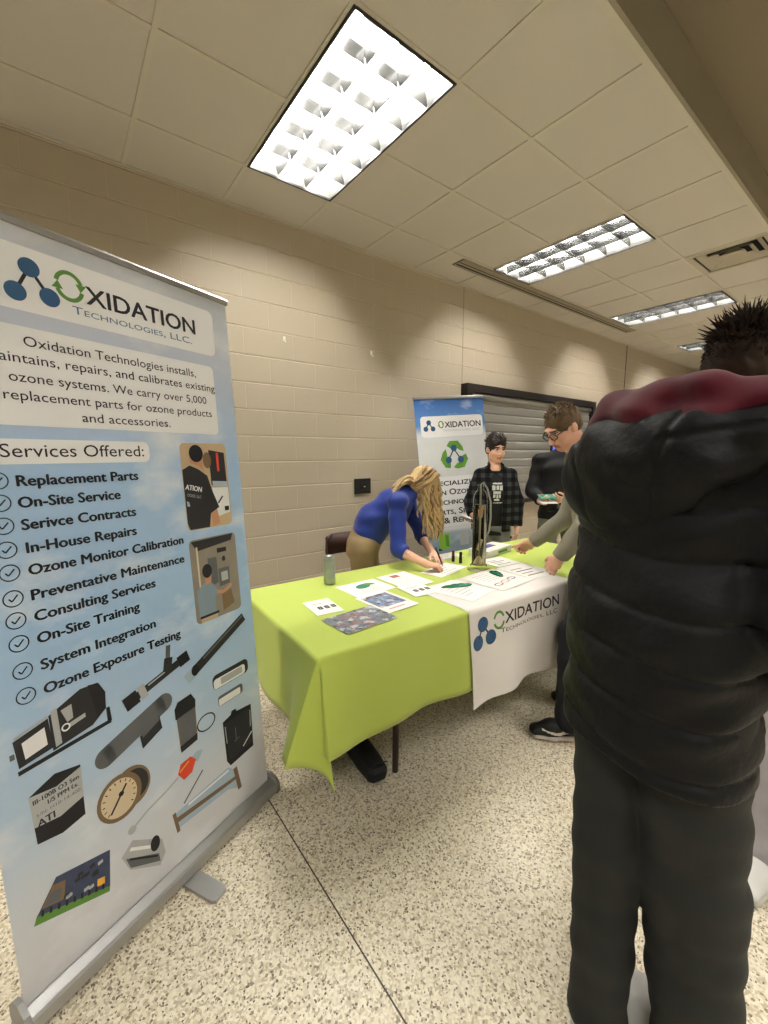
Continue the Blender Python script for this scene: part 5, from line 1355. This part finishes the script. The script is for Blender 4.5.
# ================= person in black behind the man with glasses
o = (3.79, 2.13, 0)
J = dict(pelvis=V(3.77, 2.12, .93), waist=V(3.78, 2.125, 1.07), chest=V(3.80, 2.135, 1.30), neck=V(3.82, 2.15, 1.49), side=unit(V(-.52, .85, 0)),
         rs=V(3.70, 2.315, 1.415), re=V(3.61, 2.325, 1.12), rw=V(3.50, 2.165, 1.045), ls=V(3.90, 1.975, 1.415), le=V(3.86, 1.90, 1.13), lw=V(3.62, 1.965, 1.07),
         rh=V(3.72, 2.20, .90), rk=V(3.70, 2.20, .49), ra=V(3.71, 2.24, .09), lh=V(3.82, 2.03, .90), lk=V(3.82, 2.01, .49), la=V(3.84, 2.04, .09))
ft_ = unit(V(-.85, -.52, 0))
TH = Head((3.858, 2.158, 1.685), (-.80, -.45, -.40), (-.25, -.15, 1), 1.0)
lo, hi = bounds(J); lo[2] = 0; hi = np.maximum(hi, TH.c+.16)
S = Solid(lo, hi, .006)
torso(S, J, -.01); limbs(S, J, True); TH.put(S, J['neck'])
hand(S, J['rw'], (-.62, -.75, .05), (.55, -.45, .65), (-.3, .1, 1), curl=(.6, .7, .4)); hand(S, J['lw'], (-.85, .45, .0), (.45, .6, .6), (-.3, -.1, 1), curl=(.6, .7, .4))
for q in ('ra', 'la'): S.seg(J[q], J[q]+ft_*.05-V(0, 0, .045), .034, .028, k=.03)
Pt = S.mesh('person', [SK_b, BROW_d, LIP, EYEW, EYED], lambda x: TH.pick(x), None, o)
tag(Pt, 'person in a plain black jacket and grey green trousers looking down at two cards', 'person')
TH.hair('hair', H_dark, Pt, .006, 1.02, origin=o)
M_bjk = mat('black jacket cloth', (15, 15, 17), rough=.75, bump=.2, bscale=25, bdist=.006)
sd = J['side']
def plain_jacket(J, name, m, parent, o, g=.03, low=None, h=.007, arm=.068, fold=.005):
    S = Solid(*bounds(J, .19, ('pelvis', 'waist', 'chest', 'neck', 'rs', 're', 'rw', 'ls', 'le', 'lw')), h); sd = J['side']
    S.seg(low if low is not None else J['pelvis'], J['waist'], (.165+g, .115+g), (.155+g, .11+g), k=.05, side=sd, p=2.4); S.seg(J['waist'], J['chest'], (.155+g, .11+g), (.165+g, .115+g), k=.05, side=sd, p=2.4)
    nb = V(J['neck'])*.85+V(J['chest'])*.15; S.seg(J['chest'], nb, (.16+g, .11+g*.7), (.085, .075), k=.05, side=sd)
    for q in ('r', 'l'):
        S.seg(nb, J[q+'s'], .062, arm, k=.05); S.seg(J[q+'s'], J[q+'e'], arm, arm*.92, k=.03); S.seg(J[q+'e'], J[q+'w'], arm*.92, arm*.72, k=.025)
    S.warp(folds(fold, 28, g*40))
    for q in ('r', 'l'):
        w = V(J[q+'w']); d_ = unit(w-V(J[q+'e'])); S.cut(w-d_*.012, d_, w-.09, w+.12)
    b = low if low is not None else V(J['pelvis']); ax = unit(V(J['waist'])-b); S.cut(V(b), -ax, V(b)-V(.4, .4, .25), V(b)+V(.4, .4, .04))
    return S.mesh(name, [m], None, parent, o)
plain_jacket(J, 'jacket', M_bjk, Pt, o, low=V(3.765, 2.118, .86))
M_gg = mat('grey green chino', (126, 128, 108), rough=.8)
trousers('trousers', J, M_gg, Pt, o, .10, .085, .075, .009, grow=.0)
for q in ('ra', 'la'): shoe(Pt, J[q], ft_[:2], (M_shoe_k, M_sole_k, M_shoe_k), L=.28, origin=o, h=.007)
t = thing('card', 'white card held in both hands of the person in black', 'card', (3.445, 2.055, 1.055), math.radians(-35)); t['group'] = 'cards held by the person in black'
mb = MB(M_paper); mb.box((0, 0, 0), (.15, .10, .003), rot=Matrix.Rotation(.2, 3, 'X')); mb.build('sheet', t)
t = thing('card', 'dark green card held above the white one by the person in black', 'card', (3.46, 2.07, 1.10), math.radians(-35)); t['group'] = 'cards held by the person in black'
mb = MB(G_teal); mb.box((0, 0, 0), (.16, .09, .002), rot=Matrix.Rotation(.35, 3, 'X')); mb.build('sheet', t)

# ================= man with glasses leaning over the right end
o = (2.20, 1.05, 0)
J = dict(pelvis=V(2.335, 1.035, .93), waist=V(2.36, 1.075, 1.07), chest=V(2.385, 1.15, 1.285), neck=V(2.345, 1.225, 1.485), side=unit(V(.80, .60, 0)),
         rs=V(2.505, 1.275, 1.385), re=V(2.53, 1.37, 1.085), rw=V(2.47, 1.575, .885), ls=V(2.275, 1.07, 1.385), le=V(2.19, 1.085, 1.10), lw=V(2.145, 1.20, .90),
         rh=V(2.40, 1.09, .90), rk=V(2.36, 1.16, .49), ra=V(2.38, 1.10, .09), lh=V(2.26, .98, .90), lk=V(2.165, 1.06, .49), la=V(2.0, .955, .09))
J['lk'] = V(2.150, 1.075, .50); J['la'] = V(2.010, 1.005, .095)
GH = Head((2.262, 1.285, 1.632), (-.74, .30, -.58), (-.50, .20, .84), 1.0)
lo, hi = bounds(J); lo[2] = 0; hi = np.maximum(hi, GH.c+.16); lo = np.minimum(lo, GH.c-.16)
S = Solid(lo, hi, .0045)
torso(S, J, -.01); limbs(S, J, True); GH.put(S, J['neck'], .056)
pt_fc = [(.05, .1, .1), (.9, 1.1, .7), (1.0, 1.2, .7), (1.0, 1.2, .7)]
hand(S, J['rw'], (.10, .80, -.42), (-.75, .15, -.65), (-.6, .1, .75), curl=(.8, .9, .6), fc=pt_fc, thumb=(.9, .25, .3))
hand(S, J['lw'], (.20, .62, -.75), (.55, .30, -.35), (-.55, .45, .25), curl=(.28, .38, .25))
for q in ('ra', 'la'): S.seg(J[q], J[q]+V(-.035, .035, -.045), .034, .028, k=.03)
Gm = S.mesh('person', [SK_b, BROW_b, LIP, EYEW, EYED], lambda x: GH.pick(x), None, o)
tag(Gm, 'person with black glasses and grey sleeves leaning over the right end of the table', 'person')
hg = GH.hair('hair', H_brown, Gm, .0045, 1.0, -.062, .06, .0015, origin=o)
tufts(GH, H_brown, hg, o, 420, .012, 8, -.3, .004)
M_spec = mat('black glasses frame', (12, 12, 13), rough=.35)
gl = MB(M_spec)
for q in (-1, 1):
    c0 = GH.p(.033*q, .102, -.002)
    pts = [tuple(V(c0)+GH.r*(.026*math.cos(a)*(1+.1*math.cos(2*a)))+GH.u*.018*math.sin(a)-GH.f*.006*abs(math.cos(a))*(1 if math.cos(a)*q > 0 else 0)-V(o)) for a in [2*math.pi*i/20 for i in range(21)]]
    gl.tube(pts, .0028, 6)
    gl.tube([tuple(V(p)-V(o)) for p in (GH.p(.058*q, .094, .006), GH.p(.074*q, .07, .008), GH.p(.0815*q, .0, .010), GH.p(.080*q, -.022, .0), GH.p(.077*q, -.034, -.02))], [.0035, .003, .0028, .0025, .002], 6)
gl.tube([tuple(V(p)-V(o)) for p in (GH.p(-.009, .104, .004), GH.p(0, .109, .006), GH.p(.009, .104, .004))], .0026, 6)
gl.build('glasses', Gm)
M_hood = mat('grey olive sweatshirt', (142, 138, 122), rough=.9, spec=.1, var=.06, vscale=60, bump=.15, bscale=160, bdist=.002)
plain_jacket(J, 'sweatshirt', M_hood, Gm, o, g=.022, low=V(2.33, 1.03, .90), h=.006, arm=.062, fold=.004)
M_navy = mat('dark navy trousers', (20, 23, 30), rough=.75, bump=.15, bscale=25, bdist=.005)
trousers('trousers', J, M_navy, Gm, o, .10, .088, .078, .008, grow=.0, hem=.062)
M_swoosh = mat('white tick', (212, 208, 202), rough=.5); M_midsole = mat('pale midsole', (205, 192, 182), rough=.6)
shoe(Gm, J['la']+V(-.0, .0, 0), (-.62, .60), (M_shoe_k, M_midsole, M_swoosh), L=.30, origin=o, h=.0045, side_logo=1)
shoe(Gm, J['ra'], (-.62, .60), (M_shoe_k, M_midsole, M_swoosh), L=.30, origin=o, h=.006)

# ================= man in the black puffer jacket, nearest the camera
o = (1.06, .29, 0)
F = unit(V(.94, -.33, 0)); Rr = V(F[1], -F[0], 0); U = V(0, 0, 1)
def at(c, r=0, f=0, z=0): return V(c)+Rr*r+F*f+U*z
pc = V(1.070, .345, .96)
J = dict(pelvis=pc, waist=at(pc, 0, .01, .15), chest=at(pc, -.01, .04, .41), neck=at(pc, -.03, .155, .615), side=Rr, bulk=1.0)
J.update(rs=at(pc, .185, .06, .535), re=at(pc, .255, .03, .24), rw=at(pc, .23, .18, .03), ls=at(pc, -.19, .07, .53), le=at(pc, -.225, .08, .24), lw=at(pc, -.17, .25, .05),
         rh=V(1.035, .255, .94), rk=V(1.078, .235, .49), ra=V(1.072, .190, .09), lh=V(1.085, .425, .94), lk=V(1.018, .394, .47), la=V(.962, .366, .09))
JH = Head(at(pc, -.05, .312, .716), unit(F*.95+Rr*.25-U*.22), U+F*.2, 1.03)
lo, hi = bounds(J, .2); lo[2] = 0; hi = np.maximum(hi, JH.c+.16); lo = np.minimum(lo, JH.c-.16)
S = Solid(lo, hi, .006)
torso(S, J, -.01); limbs(S, J, True); JH.put(S, J['neck'], .06)
hand(S, J['rw'], F*.5-U, -Rr, F, curl=(.4, .5, .3)); hand(S, J['lw'], F*.5-U, Rr, F, curl=(.4, .5, .3))
for q in ('ra', 'la'): S.seg(J[q], J[q]+F*.05-U*.045, .034, .028, k=.03)
Jm = S.mesh('person', [SK_a, BROW_d, LIP, EYEW, EYED], lambda x: JH.pick(x), None, o)
tag(Jm, 'tall person in a black puffer jacket with maroon hood, nearest the camera, seen from behind', 'person')
hr = JH.hair('hair', H_black, Jm, .0045, .985, -.035, .06, .0012, top=.0, origin=o)
tufts(JH, H_black, hr, o, 2600, .016, 11, -.40, .0028)
tufts(JH, H_black, hr, o, 420, .034, 12, .45, .0032)
M_puff = mat('black puffer nylon', (15, 15, 16), rough=.58, spec=.28, bump=.5, bscale=30, bdist=.008, detail=5)
S = Solid(*bounds({k: v for k, v in J.items()}, .22, ('pelvis', 'waist', 'chest', 'neck', 'rs', 're', 'rw', 'ls', 'le', 'lw')), .006)
hemc = at(pc, 0, -.005, -.165)
S.seg(hemc-U*.03, J['waist'], (.205, .155), (.200, .146), k=.05, side=Rr, p=2.5); S.seg(J['waist'], J['chest'], (.196, .140), (.205, .142), k=.06, side=Rr, p=2.5)
S.seg(J['chest'], at(J['neck'], 0, -.06, -.05), (.20, .135), (.11, .09), k=.07, side=Rr)
for q in ('r', 'l'):
    S.seg(at(J['neck'], 0, -.06, -.07), J[q+'s'], .08, .084, k=.07); S.seg(J[q+'s'], J[q+'e'], .085, .078, k=.03); S.seg(J[q+'e'], J[q+'w'], .078, .064, k=.03)
def quilt(x, y, z):
    d_ = np.stack([x, y, z], 1)-pc; r = d_@Rr; f = d_@F
    zz = d_[:, 2]+.02*np.sin(r*7+1)-.010*np.sin(f*14); c = np.abs(np.sin(np.pi*(zz-.015)/.108))
    w = .004*np.sin(r*24+zz*30)*np.sin(zz*21-f*18)+.003*np.sin(r*38-zz*52+f*20)*np.sin(zz*9+r*5)
    return .008*(1-c)**5-.002*c+w
S.warp(quilt)
S.cut(hemc+U*.012, -U, hemc-V(.5, .5, .4), hemc+V(.5, .5, .06))
for q in ('r', 'l'):
    w = V(J[q+'w']); d_ = unit(w-V(J[q+'e'])); S.cut(w-d_*.005, d_, w-.09, w+.13)
jk = S.mesh('puffer_jacket', [M_puff], None, Jm, o)
# the jacket's own hood hanging on the back
S = Solid(at(pc, 0, -.1, .58)-V(.45, .45, .33), at(pc, 0, 0, .62)+V(.45, .45, .25), .006)
hc = at(pc, -.030, -.098, .480)
ax = np.stack([Rr, F, U])
ah = math.radians(15); axh = np.stack([Rr*math.cos(ah)+U*math.sin(ah), F, -Rr*math.sin(ah)+U*math.cos(ah)])
S.ell(hc, (.195, .048, .130), .02, axh); S.ell(at(pc, 0, -.04, .510), (.205, .12, .06), .05, ax)
S.path([at(pc, -.165, .10, .545), at(pc, -.185, -.03, .542), at(pc, -.10, -.10, .545), at(pc, .10, -.10, .558), at(pc, .195, -.03, .565), at(pc, .165, .10, .57)], [.038]*6, k=.03)
def hq(x, y, z):
    d_ = np.stack([x, y, z], 1)-hc; r = d_@Rr; zz = d_[:, 2]
    s1 = np.abs(np.abs(r)-.10-.25*(zz)); s2 = np.abs(zz-.045-.2*np.abs(r)); s3 = np.abs(zz+.075+.9*r*r*3)
    return .006*np.exp(-(s1/.007)**2)+.006*np.exp(-(s2/.006)**2)*(np.abs(r) > .1)-.004*np.sin(r*34+zz*30)*np.sin(zz*33+r*12)
S.warp(hq)
S.ell(at(pc, 0, .08, .68), (.15, .13, .12), .02, ax, op='s')
S.mesh('jacket_hood', [M_puff], None, jk, o)
# maroon hood of the sweatshirt bunched behind the neck
M_mar = mat('maroon fleece', (84, 26, 38), rough=.9, spec=.1, sheen=.25, var=.08, vscale=40, bump=.12, bscale=250, bdist=.002)
S = Solid(at(pc, 0, -.05, .68)-.38, at(pc, 0, -.05, .70)+.38, .006)
for z_, w_, b_, r_ in ((.572, .180, -.085, .046), (.614, .165, -.062, .042), (.612, .128, .02, .026)):
    S.path([at(pc, -w_*.75-.02, .20, z_-.01), at(pc, -w_, .0, z_), at(pc, -w_*.6, b_*.8, z_+.008), at(pc, 0, b_, z_+.012), at(pc, w_*.6, b_*.8, z_+.008), at(pc, w_, .0, z_), at(pc, w_*.75-.02, .20, z_-.01)], [r_*.8, r_, r_*1.05, r_*1.1, r_*1.05, r_, r_*.8], k=.022)
S.ell(at(pc, -.02, .08, .60), (.15, .13, .05), .04, ax)
S.warp(lambda x, y, z: (lambda d_: .006*np.sin((d_@Rr)*26+d_[:, 2]*60)+.004*np.sin((d_@F)*40-d_[:, 2]*85+(d_@Rr)*15))(np.stack([x, y, z], 1)-pc))
S.mesh('sweatshirt_hood', [M_mar], None, Jm, o)
M_slate = mat('dark grey trousers', (29, 31, 29), rough=.8, var=.05, vscale=50, bump=.25, bscale=14, bdist=.010)
trousers('trousers', J, M_slate, Jm, o, .106, .077, .066, .006, grow=.01, fold=.0035, hem=.03, rsc=1.34)
M_gs = mat('light grey shoe', (186, 184, 180), rough=.6)
shoe(Jm, J['la'], (F+Rr*-.1)[:2], (M_gs, M_wsole, M_gs), L=.31, origin=o); shoe(Jm, J['ra'], (F+Rr*.15)[:2], (M_gs, M_wsole, M_gs), L=.31, origin=o)

# ================= person at the right edge: only a shoe and hem come into view
o = (1.92, .17, 0)
f6 = unit(V(-.95, .1, 0)); r6 = V(f6[1], -f6[0], 0); pc6 = V(1.90, .105, .92)
a6 = lambda r=0, f=0, z=0: pc6+r6*r+f6*f+V(0, 0, z)
J = dict(pelvis=pc6, waist=a6(0, 0, .14), chest=a6(0, 0, .38), neck=a6(0, .01, .57), side=r6, rs=a6(.19, 0, .50), re=a6(.23, -.02, .21), rw=a6(.22, .08, -.02), ls=a6(-.19, 0, .50), le=a6(-.23, -.02, .21), lw=a6(-.22, .08, -.02),
         rh=a6(.09, 0, -.03), rk=a6(.10, .02, -.45), ra=a6(.10, .05, -.825), lh=a6(-.09, 0, -.03), lk=a6(-.10, .02, -.45), la=a6(-.10, -.03, -.83))
EH = Head(a6(0, .03, .715), f6, V(0, 0, 1), 1.0)
lo, hi = bounds(J); lo[2] = 0; hi = np.maximum(hi, EH.c+.16)
S = Solid(lo, hi, .007); torso(S, J, -.01); limbs(S, J, True); EH.put(S, J['neck'])
hand(S, J['rw'], (0, 0, -1), -r6, f6); hand(S, J['lw'], (0, 0, -1), r6, f6)
for q in ('ra', 'la'): S.seg(J[q], J[q]+f6*.05-V(0, 0, .045), .034, .028, k=.03)
Ep = S.mesh('person', [SK_b, BROW_d, LIP, EYEW, EYED], lambda x: EH.pick(x), None, o)
tag(Ep, 'person past the puffer jacket of whom only a light grey hem and shoe show', 'person')
EH.hair('hair', H_dark, Ep, .007, origin=o)
plain_jacket(J, 'sweatshirt', mat('grey sweatshirt', (120, 120, 122), rough=.9), Ep, o, h=.009)
trousers('trousers', J, mat('light grey trousers', (168, 164, 168), rough=.8, var=.1, vscale=20), Ep, o, .10, .085, .07, .009, grow=0, hem=.055)
M_tan2 = mat('tan patch', (176, 140, 70), rough=.6)
for q in ('ra', 'la'): shoe(Ep, J[q], f6[:2], (M_ws, M_wsole, M_tan2), L=.29, origin=o, h=.007)
